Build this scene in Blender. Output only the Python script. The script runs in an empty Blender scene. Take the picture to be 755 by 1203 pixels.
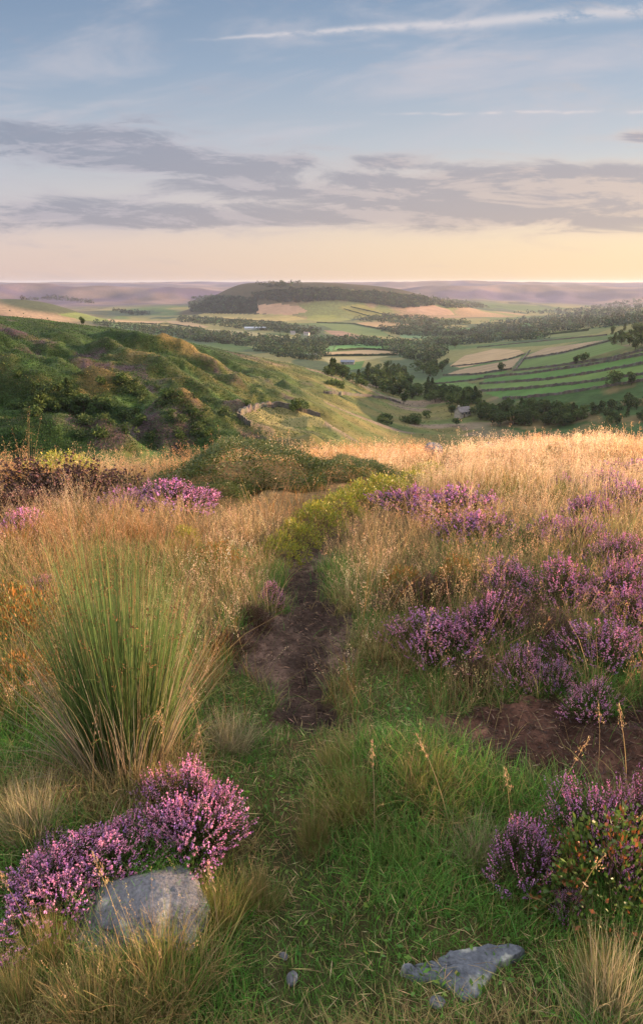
import bpy, math, random
import numpy as np
from mathutils import Vector
R = np.random.default_rng(7)
random.seed(7)
rad = math.radians
scn = bpy.context.scene
COL = scn.collection

# ------------------------------------------------------------------ camera model (photo pixels 755 x 1203)
PITCH = rad(18.6); F = 802.0; CX, CY = 377.5, 601.5; EYE = 1.5
cP, sP = math.cos(PITCH), math.sin(PITCH)
def proj(x, y, z):
    z = z - EYE
    d = y*cP - z*sP
    up = y*sP + z*cP
    d = np.where(d < 1e-3, 1e-3, d)
    return CX + F*x/d, CY - F*up/d
def ray(px, py):
    cx = (np.asarray(px, float)-CX)/F; cy = (CY-np.asarray(py, float))/F
    return cx, cP + cy*sP, -sP + cy*cP

# ------------------------------------------------------------------ noise
def _h(ix, iy, s):
    n = (ix.astype(np.int64)*374761393 + iy.astype(np.int64)*668265263 + s*144305) & 0x7fffffff
    n = ((n ^ (n >> 13))*1274126177) & 0x7fffffff
    n = n ^ (n >> 16)
    return (n & 0xffff)/65535.0
def vnoise(x, y, s=0):
    x = np.asarray(x, float); y = np.asarray(y, float)
    ix = np.floor(x); iy = np.floor(y); fx = x-ix; fy = y-iy
    fx = fx*fx*fx*(fx*(fx*6-15)+10); fy = fy*fy*fy*(fy*(fy*6-15)+10)
    a = _h(ix, iy, s); b = _h(ix+1, iy, s); c = _h(ix, iy+1, s); d = _h(ix+1, iy+1, s)
    return (a*(1-fx)+b*fx)*(1-fy) + (c*(1-fx)+d*fx)*fy
def fbm(x, y, s=0, o=4):
    t = 0; a = .5; n = 0
    for k in range(o):
        t = t + a*vnoise(x, y, s+k*17); n += a; a *= .5; x = x*2.03+11.3; y = y*2.03+5.7
    return t/n
def ss(a, b, x):
    t = np.clip((x-a)/(b-a), 0, 1); return t*t*(3-2*t)
def seg_dist(x, y, pts):
    d = np.full(np.shape(x), 1e9)
    for (ax, ay), (bx, by) in zip(pts[:-1], pts[1:]):
        vx, vy = bx-ax, by-ay; L = vx*vx+vy*vy+1e-12
        t = np.clip(((x-ax)*vx+(y-ay)*vy)/L, 0, 1)
        d = np.minimum(d, np.hypot(x-ax-t*vx, y-ay-t*vy))
    return d
def inpoly(px, py, poly):
    r = np.zeros(np.shape(px), bool); n = len(poly)
    for i in range(n):
        x1, y1 = poly[i]; x2, y2 = poly[(i+1) % n]
        if y1 == y2: continue
        c = ((y1 > py) != (y2 > py)) & (px < (x2-x1)*(py-y1)/(y2-y1)+x1)
        r ^= c
    return r

# ------------------------------------------------------------------ terrain height
PATHC = [(-.02,-3),(-.05,.6),(-.05,1.1),(-.07,1.57),(-.09,1.93),(-.10,2.5),(-.05,3.0),(-.12,3.5),(-.17,4.0),(-.06,4.7),(.31,5.5),(.82,6.6),(1.5,8.4),(2.0,10),(2.6,14),(3.0,19)]
NP_Y = [-60,-8,2,3,4.5,6.5,10,13,16,17.5,20,24,30]
NP_Z = [-3,-.3,0,-.06,-.28,-.60,-1.22,-1.86,-2.55,-2.98,-4.3,-7,-11]
LR = np.log([20,30,60,110,150,300,500,700,1000,1300,2000,3500,5000,6500,8000,9300,10200,11000,13500])
LZ = [-4,-11,-26,-36,-42,-68,-85,-93,-104,-113,-124,-136,-128,-95,-48,-16,-3,-2,-60]
def hnear(x, y):
    z = np.interp(y, NP_Y, NP_Z)
    pd = seg_dist(x, y, PATHC)
    w = .12 + .03*np.clip(y-2, 0, 4)
    z = z - (.035+.05*ss(2.0, 2.6, y))*np.exp(-(pd/(w*1.35))**2)*(1-.6*ss(6, 9, y))
    z = z + .045*ss(w, w*2.6, pd)
    z = z + .22*ss(2.0, 6.5, x)*(1-ss(3.6, 7.0, y-.36*x)) - .2*ss(7, 14, x)  # unseen rise on the right, added to shade the near ground
    z = z + .10*ss(.45, 1.3, x)*(1-ss(6, 10, y))                        # right bank of the path
    z = z + .09*np.exp(-(((x-.24)/.25)**2+((y-1.75)/.22)**2))           # grassy bank before the bare patch
    z = z - .03*np.exp(-(((x-1.0)/.5)**2+((y-2.0)/.14)**2)) + .06*ss(1.9, 2.5, y)*ss(.35, .7, x)*ss(8, 5, y)
    z = z + .34*np.exp(-(((x+.65)/1.15)**2+((y-8.2)/1.2)**2))           # bilberry mound
    z = z + .22*np.exp(-(((x+3.6)/1.2)**2+((y-8.3)/.9)**2))
    z = z - .62*ss(-.6, -6, x-.12*y)*ss(5, 12, y) - .35*np.exp(-((x+3.1)/1.4)**2)*ss(8, 13, y)
    z = z + .20*ss(.2, .36, x/np.maximum(y, .5))*ss(9, 14, y)
    z = z + .10*(fbm(x*1.3, y*1.3, 3, 3)-.5) + .05*(fbm(x*4, y*4, 5, 3)-.5)*ss(.5, 1.2, y)
    z = z + .35*(fbm(x*.35, y*.35, 9, 2)-.5)*ss(4, 8, y)
    return z
KNOLLS = [(-88,214,34,26,11),(-62,150,26,20,8),(-128,262,30,30,9),(-60,262,26,24,9),(-30,215,22,20,6),(-105,330,34,26,9),(-160,345,30,26,8),(-48,330,30,24,8),(-6,265,20,18,5),(-30,390,30,24,6)]
KNOLLS = [(a_, b_, c_, d_, e_*.58) for a_, b_, c_, d_, e_ in KNOLLS]
_kr = np.random.default_rng(3)
for _i in range(110):
    _a = _kr.uniform(-.52, .04); _r = _kr.uniform(140, 420); KNOLLS.append((_r*_a, _r, _kr.uniform(5, 12), _kr.uniform(5, 10), _kr.uniform(1.2, 3.2)))
def hvalley(x, y):
    r = np.hypot(x, y)+1e-6; yy = np.maximum(y, .25*r); u = x/yy; lr = np.log(r)
    z = np.interp(lr, LR, LZ)
    # left spur: ridge height along u, distance of the ridge along u
    zr = np.interp(u, [-1.2,-.5,-.4,-.3,-.2,-.1,.0,.08,.2], [8,-10,-15,-21,-30,-43,-57,-69,-85])
    rr = np.interp(u, [-1.2,-.5,-.4,-.3,-.2,-.1,.05,.14], [330,340,360,385,405,430,470,500])
    zn = np.interp(u, [-1.2,-.5,-.3,-.1,.05,.14], [-27,-35,-38,-41,-46,-52])
    near = zn + (zr-zn)*ss(130, 1, 0)*0 + (zr-zn)*np.clip((r-135)/(rr-135), 0, 1)
    back = zr + (np.interp(np.log(720), LR, LZ)-zr)*ss(0, 1, np.clip((r-rr)/(740-rr), 0, 1))
    sp = np.where(r < rr, near, back)
    k = ss(.20, .0, u)
    wsp = k*ss(90, 150, r)*(1-ss(700, 760, r))
    hum = fbm(x/62, y/62, 21, 2); rid = 1-np.abs(2*fbm(x/85+3, y/85, 33, 3)-1)
    hump = sum(1.4*hh*np.exp(-(((x-kx)/ra)**2+((y-ky)/rb)**2)) for kx, ky, ra, rb, hh in KNOLLS) + (hum-.5)*12 + (rid-.75)*9 + (fbm(x/19, y/19, 41, 3)-.5)*5.5 + (1-np.abs(2*fbm(x/11, y/11, 43, 3)-1)-.7)*3.2 - 5
    sp = sp + hump*ss(110, 180, r)*(1-ss(-70, 0, r-rr))*ss(.14, -.14, u)
    z = z*(1-wsp) + sp*wsp
    z = z + (fbm(x/30, y/30, 44, 3)-.5)*3*ss(120, 200, r)*(1-ss(500, 700, r))
    # right flank with the walled fields
    fl = ss(.10, .52, u)*ss(330, 520, r)*(1-ss(1900, 2600, r))
    z = z + 50*fl
    z = z + 16*ss(.30, .52, u)*np.exp(-((r-1150)/330)**2)
    z = z + 9*ss(.33, .5, u)*np.exp(-((r-330)/90)**2)
    # wooded flat-topped hill in the valley
    hx, hy = -95., 3350.
    e1 = np.sqrt(((x-hx)/np.where(x < hx, 600, 1000))**2 + ((y-hy)/620)**2)
    hz = 132*(1-ss(.38, 1.0, e1))*(1-.32*ss(0, 900, x-hx))
    z = z + hz
    # brown shoulder and the dark hummock on the left
    z = z + 92*ss(-.24, -.52, u)*np.exp(-((r-2600)/620)**2) + 30*np.exp(-(((x+830)/150)**2+((y-2150)/160)**2))
    z = z + 66*ss(.28, .55, u)*np.exp(-((r-3000)/600)**2)
    # far moors: two fingers and uneven top
    z = z + 46*ss(-.08, .05, u)*np.exp(-((r-7700)/1300)**2) + 30*ss(-.2, -.5, u)*np.exp(-((r-5600)/900)**2)
    z = z + (fbm(x/900, y/900, 51, 4)-.5)*(42*ss(1200, 6500, r)+46*ss(4200, 5600, r)*(1-ss(8000, 9300, r))) + (fbm(x/260, y/260, 57, 3)-.5)*13*ss(900, 3000, r)
    az_ = fbm(u*9+3, r*0+.5, 61, 3)
    z = z + (70+40*(az_-.5))*ss(-.06, -.22, u)*np.exp(-((r-5100-900*az_)/420)**2) + 62*ss(.02, .16, u)*np.exp(-((r-6100-1400*(az_-.5))/520)**2)
    return z
def H(x, y):
    x = np.asarray(x, float); y = np.asarray(y, float)
    r = np.hypot(x, y)
    k = ss(20, 30, r)*np.where(y > -5, 1, 0)
    return hnear(x, y)*(1-k) + hvalley(x, y)*k
GA = np.radians(np.linspace(-50, 50, 1001)); _G = {}
def _grid(near):
    if near not in _G:
        rs = np.exp(np.linspace(math.log(.45), math.log(21), 420)) if near else np.exp(np.linspace(math.log(45), math.log(12800), 760))
        _G[near] = (rs, H(rs[None]*np.sin(GA)[:, None], rs[None]*np.cos(GA)[:, None]))
    return _G[near]
def ground(px, py, near=True):
    """Where the ray through a photo pixel meets the ground (near moor, or the valley beyond it)."""
    px = np.atleast_1d(np.asarray(px, float)); py = np.atleast_1d(np.asarray(py, float))
    dx, dy, dz = ray(px, py); hyp = np.hypot(dx, dy); az = np.arctan2(dx, dy); rs, Z = _grid(near)
    out = np.full((len(px), 3), np.nan)
    fa = np.clip((az-GA[0])/(GA[1]-GA[0]), 0, len(GA)-1.001); ia = fa.astype(int); fa = fa-ia
    for c in range(0, len(px), 3000):
        sl = slice(c, c+3000); i = ia[sl]; f = fa[sl][:, None]
        z = Z[i]*(1-f)+Z[i+1]*f
        g = EYE+rs[None]*(dz[sl]/hyp[sl])[:, None]-z
        hit = (g[:, 1:] <= 0) & (g[:, :-1] > 0); k = hit.argmax(1); ok = hit.any(1); n = np.arange(len(k))
        g0 = g[n, k]; g1 = g[n, k+1]; t = g0/np.where(ok, g0-g1, 1); rr = rs[k]+(rs[k+1]-rs[k])*t
        zz = z[n, k]+(z[n, k+1]-z[n, k])*t
        o = np.stack([rr*np.sin(az[sl]), rr*np.cos(az[sl]), zz], 1); o[~ok] = np.nan; out[sl] = o
    return out
def gp(px, py, near=True):
    p = ground(px, py, near)[0]
    while near and np.isnan(p[0]):      # just past the crest: step back to it
        py += 2; p = ground(px, py, near)[0]
    return p

# ------------------------------------------------------------------ materials
def nodes_of(name):
    m = bpy.data.materials.new(name); m.use_nodes = True
    nt = m.node_tree; nt.nodes.clear()
    return m, nt
def leafy(name, trans=.35, rough=.55, spec=.25, tint=1.0):
    m, nt = nodes_of(name); N = nt.nodes; L = nt.links
    o = N.new('ShaderNodeOutputMaterial'); a = N.new('ShaderNodeAttribute'); a.attribute_name = 'Col'
    p = N.new('ShaderNodeBsdfPrincipled'); p.inputs['Roughness'].default_value = rough
    p.inputs['Specular IOR Level'].default_value = spec
    t = N.new('ShaderNodeBsdfTranslucent'); mx = N.new('ShaderNodeMixShader'); mx.inputs[0].default_value = trans
    L.new(a.outputs['Color'], p.inputs['Base Color']); L.new(a.outputs['Color'], t.inputs['Color'])
    L.new(p.outputs[0], mx.inputs[1]); L.new(t.outputs[0], mx.inputs[2]); L.new(mx.outputs[0], o.inputs['Surface'])
    return m
def earthy(name, nscale, amp, bump, rough=.95, bscale=None, dist=.02):
    m, nt = nodes_of(name); N = nt.nodes; L = nt.links
    o = N.new('ShaderNodeOutputMaterial'); a = N.new('ShaderNodeAttribute'); a.attribute_name = 'Col'
    p = N.new('ShaderNodeBsdfPrincipled'); p.inputs['Roughness'].default_value = rough; p.inputs['Specular IOR Level'].default_value = .15
    tc = N.new('ShaderNodeTexCoord'); nz = N.new('ShaderNodeTexNoise'); nz.inputs['Scale'].default_value = nscale; nz.inputs['Detail'].default_value = 8; nz.inputs['Roughness'].default_value = .68
    L.new(tc.outputs['Object'], nz.inputs['Vector'])
    mr = N.new('ShaderNodeMapRange'); mr.inputs['From Min'].default_value = .28; mr.inputs['From Max'].default_value = .72
    mr.inputs['To Min'].default_value = 1-amp; mr.inputs['To Max'].default_value = 1+amp
    L.new(nz.outputs['Fac'], mr.inputs['Value'])
    vm = N.new('ShaderNodeVectorMath'); vm.operation = 'SCALE'
    L.new(a.outputs['Color'], vm.inputs[0]); L.new(mr.outputs[0], vm.inputs['Scale'])
    L.new(vm.outputs[0], p.inputs['Base Color'])
    n2 = N.new('ShaderNodeTexNoise'); n2.inputs['Scale'].default_value = bscale or nscale*2; n2.inputs['Detail'].default_value = 8
    L.new(tc.outputs['Object'], n2.inputs['Vector'])
    b = N.new('ShaderNodeBump'); b.inputs['Strength'].default_value = bump; b.inputs['Distance'].default_value = dist
    L.new(n2.outputs['Fac'], b.inputs['Height']); L.new(b.outputs[0], p.inputs['Normal'])
    L.new(p.outputs[0], o.inputs['Surface'])
    return m
M_GRASS = leafy('grass_blades', .38)
M_DRY = leafy('dry_grass', .45, .6, .2)
M_HEATH = leafy('heather_green', .2, .7, .15)
M_FLOWER = leafy('heather_flowers', .35, .7, .12)
M_LEAF = leafy('shrub_leaves', .3, .42, .4)
M_TREE = leafy('tree_leaves', .25, .7, .15)
M_SOIL = earthy('moor_soil', 22, .45, .9, bscale=60, dist=.02)
M_DIRT = earthy('path_dirt', 30, .55, 1.0, bscale=45, dist=.03)
M_TERR = earthy('valley_turf', .09, .38, .6, bscale=.25, dist=1.2)
M_FIELD = earthy('field_turf', .06, .16, .3, bscale=.2, dist=.5)
M_BARK = earthy('bark', 6, .3, .4)
M_WALLST = earthy('wall_stone', .9, .4, .6, bscale=1.6, dist=.2)

def rock_mat(name, base, dark, lich):
    m, nt = nodes_of(name); N = nt.nodes; L = nt.links
    o = N.new('ShaderNodeOutputMaterial'); p = N.new('ShaderNodeBsdfPrincipled'); p.inputs['Roughness'].default_value = .88; p.inputs['Specular IOR Level'].default_value = .25
    tc = N.new('ShaderNodeTexCoord')
    n1 = N.new('ShaderNodeTexNoise'); n1.inputs['Scale'].default_value = 9; n1.inputs['Detail'].default_value = 10; n1.inputs['Roughness'].default_value = .7
    n2 = N.new('ShaderNodeTexNoise'); n2.inputs['Scale'].default_value = 120; n2.inputs['Detail'].default_value = 4
    n3 = N.new('ShaderNodeTexNoise'); n3.inputs['Scale'].default_value = 17; n3.inputs['Detail'].default_value = 5
    for n in (n1, n2, n3): L.new(tc.outputs['Object'], n.inputs['Vector'])
    r1 = N.new('ShaderNodeValToRGB'); e = r1.color_ramp.elements
    e[0].position = .36; e[0].color = (*dark, 1); e[1].position = .62; e[1].color = (*base, 1)
    L.new(n1.outputs['Fac'], r1.inputs['Fac'])
    r2 = N.new('ShaderNodeValToRGB'); r2.color_ramp.elements[0].position = .56; r2.color_ramp.elements[1].position = .63
    L.new(n3.outputs['Fac'], r2.inputs['Fac'])
    mx = N.new('ShaderNodeMix'); mx.data_type = 'RGBA'; L.new(r2.outputs[0], mx.inputs[0]); L.new(r1.outputs[0], mx.inputs[6]); mx.inputs[7].default_value = (*lich, 1)
    mr = N.new('ShaderNodeMapRange'); mr.inputs['From Min'].default_value = .3; mr.inputs['From Max'].default_value = .7; mr.inputs['To Min'].default_value = .72; mr.inputs['To Max'].default_value = 1.25
    L.new(n2.outputs['Fac'], mr.inputs['Value'])
    vm = N.new('ShaderNodeVectorMath'); vm.operation = 'SCALE'; L.new(mx.outputs[2], vm.inputs[0]); L.new(mr.outputs[0], vm.inputs['Scale'])
    L.new(vm.outputs[0], p.inputs['Base Color'])
    b = N.new('ShaderNodeBump'); b.inputs['Strength'].default_value = .9; b.inputs['Distance'].default_value = .005
    b2 = N.new('ShaderNodeBump'); b2.inputs['Strength'].default_value = .6; b2.inputs['Distance'].default_value = .02
    L.new(n1.outputs['Fac'], b2.inputs['Height']); L.new(n2.outputs['Fac'], b.inputs['Height']); L.new(b2.outputs[0], b.inputs['Normal']); L.new(b.outputs[0], p.inputs['Normal'])
    L.new(p.outputs[0], o.inputs['Surface'])
    return m
M_ROCK = rock_mat('sandstone', (.145,.15,.172), (.08,.085,.10), (.27,.27,.25))
M_SLAB = rock_mat('slab_stone', (.125,.14,.17), (.075,.085,.105), (.24,.25,.24))

# ------------------------------------------------------------------ mesh helpers
def make_mesh(name, V, Fs, C=None, mat=None, smooth=False):
    """V (n,3); Fs list of int arrays (m,k), one per face size; C (n,3)."""
    me = bpy.data.meshes.new(name)
    V = np.ascontiguousarray(V, np.float32)
    if not isinstance(Fs, list): Fs = [Fs]
    Fs = [f for f in Fs if len(f)]
    me.vertices.add(len(V)); me.vertices.foreach_set('co', V.ravel())
    li = np.concatenate([f.ravel() for f in Fs]).astype(np.int32)
    tot = np.concatenate([np.full(len(f), f.shape[1], np.int32) for f in Fs])
    st = np.concatenate([[0], np.cumsum(tot)[:-1]]).astype(np.int32)
    me.loops.add(len(li)); me.loops.foreach_set('vertex_index', li)
    me.polygons.add(len(tot)); me.polygons.foreach_set('loop_start', st)
    me.polygons.foreach_set('use_smooth', np.full(len(tot), smooth))
    me.update(calc_edges=True)
    if C is not None:
        at = me.color_attributes.new('Col', 'FLOAT_COLOR', 'POINT')
        c4 = np.ones((len(V), 4), np.float32); c4[:, :3] = np.clip(C, 0, 1); at.data.foreach_set('color', c4.ravel())
    if mat: me.materials.append(mat)
    return me
def link(name, me, parent=None, loc=None):
    o = bpy.data.objects.new(name, me); COL.objects.link(o)
    if parent: o.parent = parent
    if loc is not None: o.location = loc
    return o
def tag(o, label=None, cat=None, group=None, kind=None):
    if label: o['label'] = label
    if cat: o['category'] = cat
    if group: o['group'] = group
    if kind: o['kind'] = kind
    return o
def empty(name, loc, rz=0, s=1):
    o = bpy.data.objects.new(name, None); COL.objects.link(o); o.location = loc; o.rotation_euler = (0, 0, rz)
    o.scale = (s, s, s) if np.isscalar(s) else s
    o.empty_display_size = .1
    return o
class Geo:
    def __init__(s): s.V = []; s.Q = []; s.T = []; s.C = []; s.n = 0
    def add(s, V, C, Q=None, T=None):
        V = np.asarray(V, np.float32).reshape(-1, 3); C = np.broadcast_to(np.asarray(C, np.float32), V.shape)
        if Q is not None: s.Q.append(np.asarray(Q)+s.n)
        if T is not None: s.T.append(np.asarray(T)+s.n)
        s.V.append(V); s.C.append(C); s.n += len(V)
    def mesh(s, name, mat, smooth=False):
        F = []
        if s.Q: F.append(np.concatenate(s.Q))
        if s.T: F.append(np.concatenate(s.T))
        return make_mesh(name, np.concatenate(s.V), F, np.concatenate(s.C), mat, smooth)
def cvar(base, n, sd=.18, hue=.08):
    b = np.asarray(base, float); b = np.broadcast_to(b, (n, 3)).copy()
    b *= np.exp(R.normal(0, sd, (n, 1))); b *= np.exp(R.normal(0, hue, (n, 3)))
    return b
def blades(g, P, h, w, az, lean, curl, cb, ct, K=3, tipw=.12):
    """Tapered ribbons: root P, height h, width w; lean = angle from vertical at the root, curl = added towards the tip."""
    n = len(P)
    if n == 0: return None
    t = np.linspace(0, 1, K+1)
    pos = np.zeros((n, K+1, 3)); pos[:, 0] = P
    d2 = np.stack([np.cos(az), np.sin(az)], 1)
    for k in range(1, K+1):
        a = lean + curl*((k-.5)/K)**1.3
        st = (h/K)[:, None]
        pos[:, k, :2] = pos[:, k-1, :2] + d2*np.sin(a)[:, None]*st
        pos[:, k, 2] = pos[:, k-1, 2] + np.cos(a)*st[:, 0]
    fa = az + np.pi/2 + R.normal(0, .7, n)
    side = np.stack([np.cos(fa), np.sin(fa), np.zeros(n)], 1)
    wt = (1-(1-tipw)*t**1.5)[None, :, None]*w[:, None, None]*.5
    L = pos - side[:, None]*wt; Rr = pos + side[:, None]*wt
    V = np.stack([L, Rr], 2).reshape(n, -1, 3)
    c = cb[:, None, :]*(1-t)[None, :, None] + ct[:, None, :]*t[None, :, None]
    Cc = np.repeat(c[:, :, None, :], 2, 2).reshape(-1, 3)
    b = (np.arange(n)*2*(K+1))[:, None]
    Q = np.concatenate([b+np.array([[2*k, 2*k+1, 2*k+3, 2*k+2]]) for k in range(K)], 0)
    g.add(V.reshape(-1, 3), Cc, Q=Q)
    return pos
def flecks(g, P, D, ln, wd, C):
    """Small pointed quads at P along direction D."""
    n = len(P)
    if n == 0: return
    D = D/(np.linalg.norm(D, axis=1, keepdims=True)+1e-9)
    s = np.cross(D, R.normal(0, 1, (n, 3))); s /= (np.linalg.norm(s, axis=1, keepdims=True)+1e-9)
    ln = np.asarray(ln).reshape(-1, 1); wd = np.asarray(wd).reshape(-1, 1)
    V = np.stack([P, P+D*ln*.5+s*wd*.5, P+D*ln, P+D*ln*.5-s*wd*.5], 1).reshape(-1, 3)
    Q = (np.arange(n)*4)[:, None]+np.arange(4)[None]
    g.add(V, np.repeat(C, 4, 0), Q=Q)
def blobs(g, P, s, C):
    """Tiny tetrahedra (heather bells)."""
    n = len(P)
    base = np.array([[1,1,1],[1,-1,-1],[-1,1,-1],[-1,-1,1]])*.6
    ang = R.uniform(0, 6.28, n); ca, sa = np.cos(ang), np.sin(ang)
    b = np.stack([base[None, :, 0]*ca[:, None]-base[None, :, 1]*sa[:, None], base[None, :, 0]*sa[:, None]+base[None, :, 1]*ca[:, None], np.broadcast_to(base[:, 2], (n, 4))], 2)
    V = (P[:, None]+b*np.asarray(s).reshape(-1, 1, 1)).reshape(-1, 3)
    f = np.array([[0,1,2],[0,3,1],[0,2,3],[1,3,2]])
    T = ((np.arange(n)*4)[:, None, None]+f[None]).reshape(-1, 3)
    g.add(V, np.repeat(C, 4, 0), T=T)
def heads(g, pos, M, spread, ln, wd, C, frac=.3, taper=True):
    """Seed heads: M spikelets round the top part of each stem."""
    n = len(pos); tip = pos[:, -1]; pre = pos[:, -2]; d = tip-pre; L = np.linalg.norm(d, axis=1, keepdims=True); d = d/L
    ll = L[:, 0]*frac*3
    f = R.uniform(0, 1, (n, M)); 
    P = tip[:, None]-d[:, None]*(f*ll[:, None])[:, :, None]
    off = R.normal(0, 1, (n, M, 3))*np.asarray(spread).reshape(-1, 1, 1)*((.25+f)[:, :, None] if taper else 1)
    P = P+off; D = d[:, None]*1.2+R.normal(0, .5, (n, M, 3))
    cc = np.repeat(C, M, 0)*np.exp(R.normal(0, .15, (n*M, 1)))
    flecks(g, P.reshape(-1, 3), D.reshape(-1, 3), np.repeat(np.broadcast_to(ln, (n,)), M), np.repeat(np.broadcast_to(wd, (n,)), M), cc)

# ------------------------------------------------------------------ ground sheets
def polar(rs, azs):
    rr, aa = np.meshgrid(rs, azs, indexing='ij')
    x = rr*np.sin(aa); y = rr*np.cos(aa); z = H(x, y)
    V = np.stack([x, y, z], 2).reshape(-1, 3)
    nr, na = rr.shape
    i = np.arange(nr-1)[:, None]*na+np.arange(na-1)[None]
    Q = np.stack([i, i+na, i+na+1, i+1], 2).reshape(-1, 4)
    return V, Q
def submesh(V, C, Q, name, mat):
    u, inv = np.unique(Q, return_inverse=True)
    return make_mesh(name, V[u], inv.reshape(-1, 4), C[u], mat, True)

DIRT = [(322,700),(340,668),(354,646),(374,636),(392,652),(372,686),(396,712),(416,748),(408,785),(388,826),(396,858),(350,866),(312,856),(318,820),(290,798),(268,772),(296,738),(332,712)]
BARE = [(505,850),(560,822),(650,826),(770,842),(775,935),(690,945),(640,922),(590,895),(530,872)]
def near_masks(x, y, z):
    px, py = proj(x, y, z)
    j1 = (fbm(x*9, y*9, 71, 4)-.5)*70; j2 = (fbm(x*9+9, y*9, 72, 4)-.5)*44
    ok = y > .3
    return px, py, px+j1, py+j2, ok

azf = np.radians(np.arange(-46, 46.01, .16)); azc = np.radians(np.concatenate([np.arange(-180, -46, 4), []])); azd = np.radians(np.arange(50, 180.1, 4))
azs = np.concatenate([azc, azf, azd, [np.pi]]) if azd[-1] < np.pi-1e-6 else np.concatenate([azc, azf, azd])
rs = np.exp(np.arange(math.log(.3), math.log(25.6), .0125))
V, Q = polar(rs, azs)
x, y, z = V.T
px, py, jx, jy, ok = near_masks(x, y, z)
dirtm = ok & inpoly(jx, jy, DIRT); barem = ok & inpoly(jx, jy, BARE)
narrow = (seg_dist(x, y, PATHC) < .085+.05*(fbm(x*5, y*5, 77, 2)-.5)) & (y > 2.2)
n1 = fbm(x*3, y*3, 81, 4)[:, None]; n2 = fbm(x*17, y*17, 83, 3)[:, None]
C = np.array([.040,.046,.018])*(1-n1)+np.array([.075,.055,.025])*n1
far = ss(3, 8, y)[:, None]
C = C*(1-far)+np.array([.17,.11,.05])*far
n3 = ss(.38, .62, fbm(x*2.6, y*2.6, 87, 3))[:, None]; Cd = (np.array([.055,.037,.030])*(1-n2)+np.array([.15,.098,.074])*n2)*(.55+.95*n3); Cd = Cd*np.where(barem[:, None], [.78, .60, .56], [.74, .74, .76])
m = (dirtm | barem | narrow)[:, None]
C = np.where(m, Cd, C); C *= (.7+.6*n2)
# roughen the bare earth
rough = ((fbm(x*22, y*22, 91, 3)-.5)*.05+(fbm(x*7, y*7, 93, 2)-.5)*.06)*(dirtm | barem)
V[:, 2] += rough
fm = dirtm[Q].all(1); fb = barem[Q].all(1)
for nm, sel, mat in (('moor_ground', ~(fm | fb), M_SOIL), ('path', fm, M_DIRT), ('bare_earth', fb, M_DIRT)):
    tag(link(nm, submesh(V, C, Q[sel], nm, mat)), kind='structure')

# ---- valley
azf = np.radians(np.arange(-33, 33.01, .07))
azs = np.concatenate([np.radians(np.arange(-150, -33, 1.2)), azf, np.radians(np.arange(34, 150, 1.2))])
rs = np.concatenate([np.exp(np.arange(math.log(25), math.log(900), .009)), np.exp(np.arange(math.log(900), math.log(5200), .0042)), np.exp(np.arange(math.log(5200), math.log(9500), .010)), np.arange(9500, 13000, 120)])
V, Q = polar(rs, azs); x, y, z = V.T; r = np.hypot(x, y)
ZMAX = float(z.max())
px, py = proj(x, y, z)
u = x/np.maximum(y, 1)
def L3(a, b, t): return np.asarray(a)*(1-t[:, None])+np.asarray(b)*t[:, None]
GREEN = (.046,.095,.024); OLIVE = (.10,.105,.034); GOLD = (.22,.16,.06); PURP = (.105,.068,.085); BRACK = (.026,.058,.017)
# local relief: how far above its surroundings a point stands
relief = (sum(1.4*hh*np.exp(-(((x-kx)/ra)**2+((y-ky)/rb)**2)) for kx, ky, ra, rb, hh in KNOLLS)*.8-4+(fbm(x/62, y/62, 21, 2)-.5)*19 + (1-np.abs(2*fbm(x/85+3, y/85, 33, 3)-1)-.75)*13)/10
nz = fbm(x/14, y/14, 101, 4); nb = fbm(x/45, y/45, 103, 3)
nf = fbm(x/4.5, y/4.5, 105, 3); C = L3(BRACK, GREEN, ss(.35, .65, nz*.5+nf*.5)); C = C*(.4+1.2*nf[:, None])
C = C*(1-ss(-.1, .9, relief+(nz-.5)*2.6)[:, None])+np.array(OLIVE)*ss(-.1, .9, relief+(nz-.5)*2.6)[:, None]
k = ss(.75, 1.5, relief+(nz-.5)*3.2)[:, None]; C = C*(1-k)+np.array(GOLD)*k*(.5+1.0*nf[:, None]); dk = ss(.54, .64, fbm(x/9+4, y/12, 107, 3))[:, None]*.6; C = C*(1-dk)+np.array((.020,.040,.013))*dk
k = (ss(.60, .72, nb*.55+.45*fbm(x/13+7, y/13, 104, 3)+(nz-.5)*.3+(nf-.5)*.35)*(relief > -.7))[:, None]*.85; C = C*(1-k)+np.array(PURP)*k
C = C*.62
# grazed pasture slopes between the spur and the stream wood
past = ss(-.16, .06, u+(nz-.5)*.25)[:, None]*(ss(900, 600, r))[:, None]
pc = .78*L3((.085,.115,.035), (.15,.135,.05), ss(.3, .7, fbm(x/40, y/22, 107, 4))); 
kp = ss(.60, .7, fbm(x/30, y/20, 109, 3))[:, None]*.6; pc = pc*(1-kp)+np.array((.17,.12,.11))*kp
C = C*(1-past)+pc*past
# valley floor patchwork beyond
vf = ss(560, 720, r)[:, None]
cell = fbm(x/210, y/330, 111, 2); fc = L3((.065,.105,.035), (.16,.15,.06), ss(.4, .6, cell))
kd = ss(.55, .62, fbm(x/120, y/300, 113, 3))[:, None]; fc = fc*(1-kd)+np.array((.045,.07,.035))*kd
C = C*(1-vf)+fc*vf
# right near slope under the fields: bracken and scrub
ks = (ss(.2, .3, u)*ss(600, 430, r))[:, None]; C = C*(1-ks)+L3(BRACK, (.10,.085,.04), ss(.5, .66, nz))*ks
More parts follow.
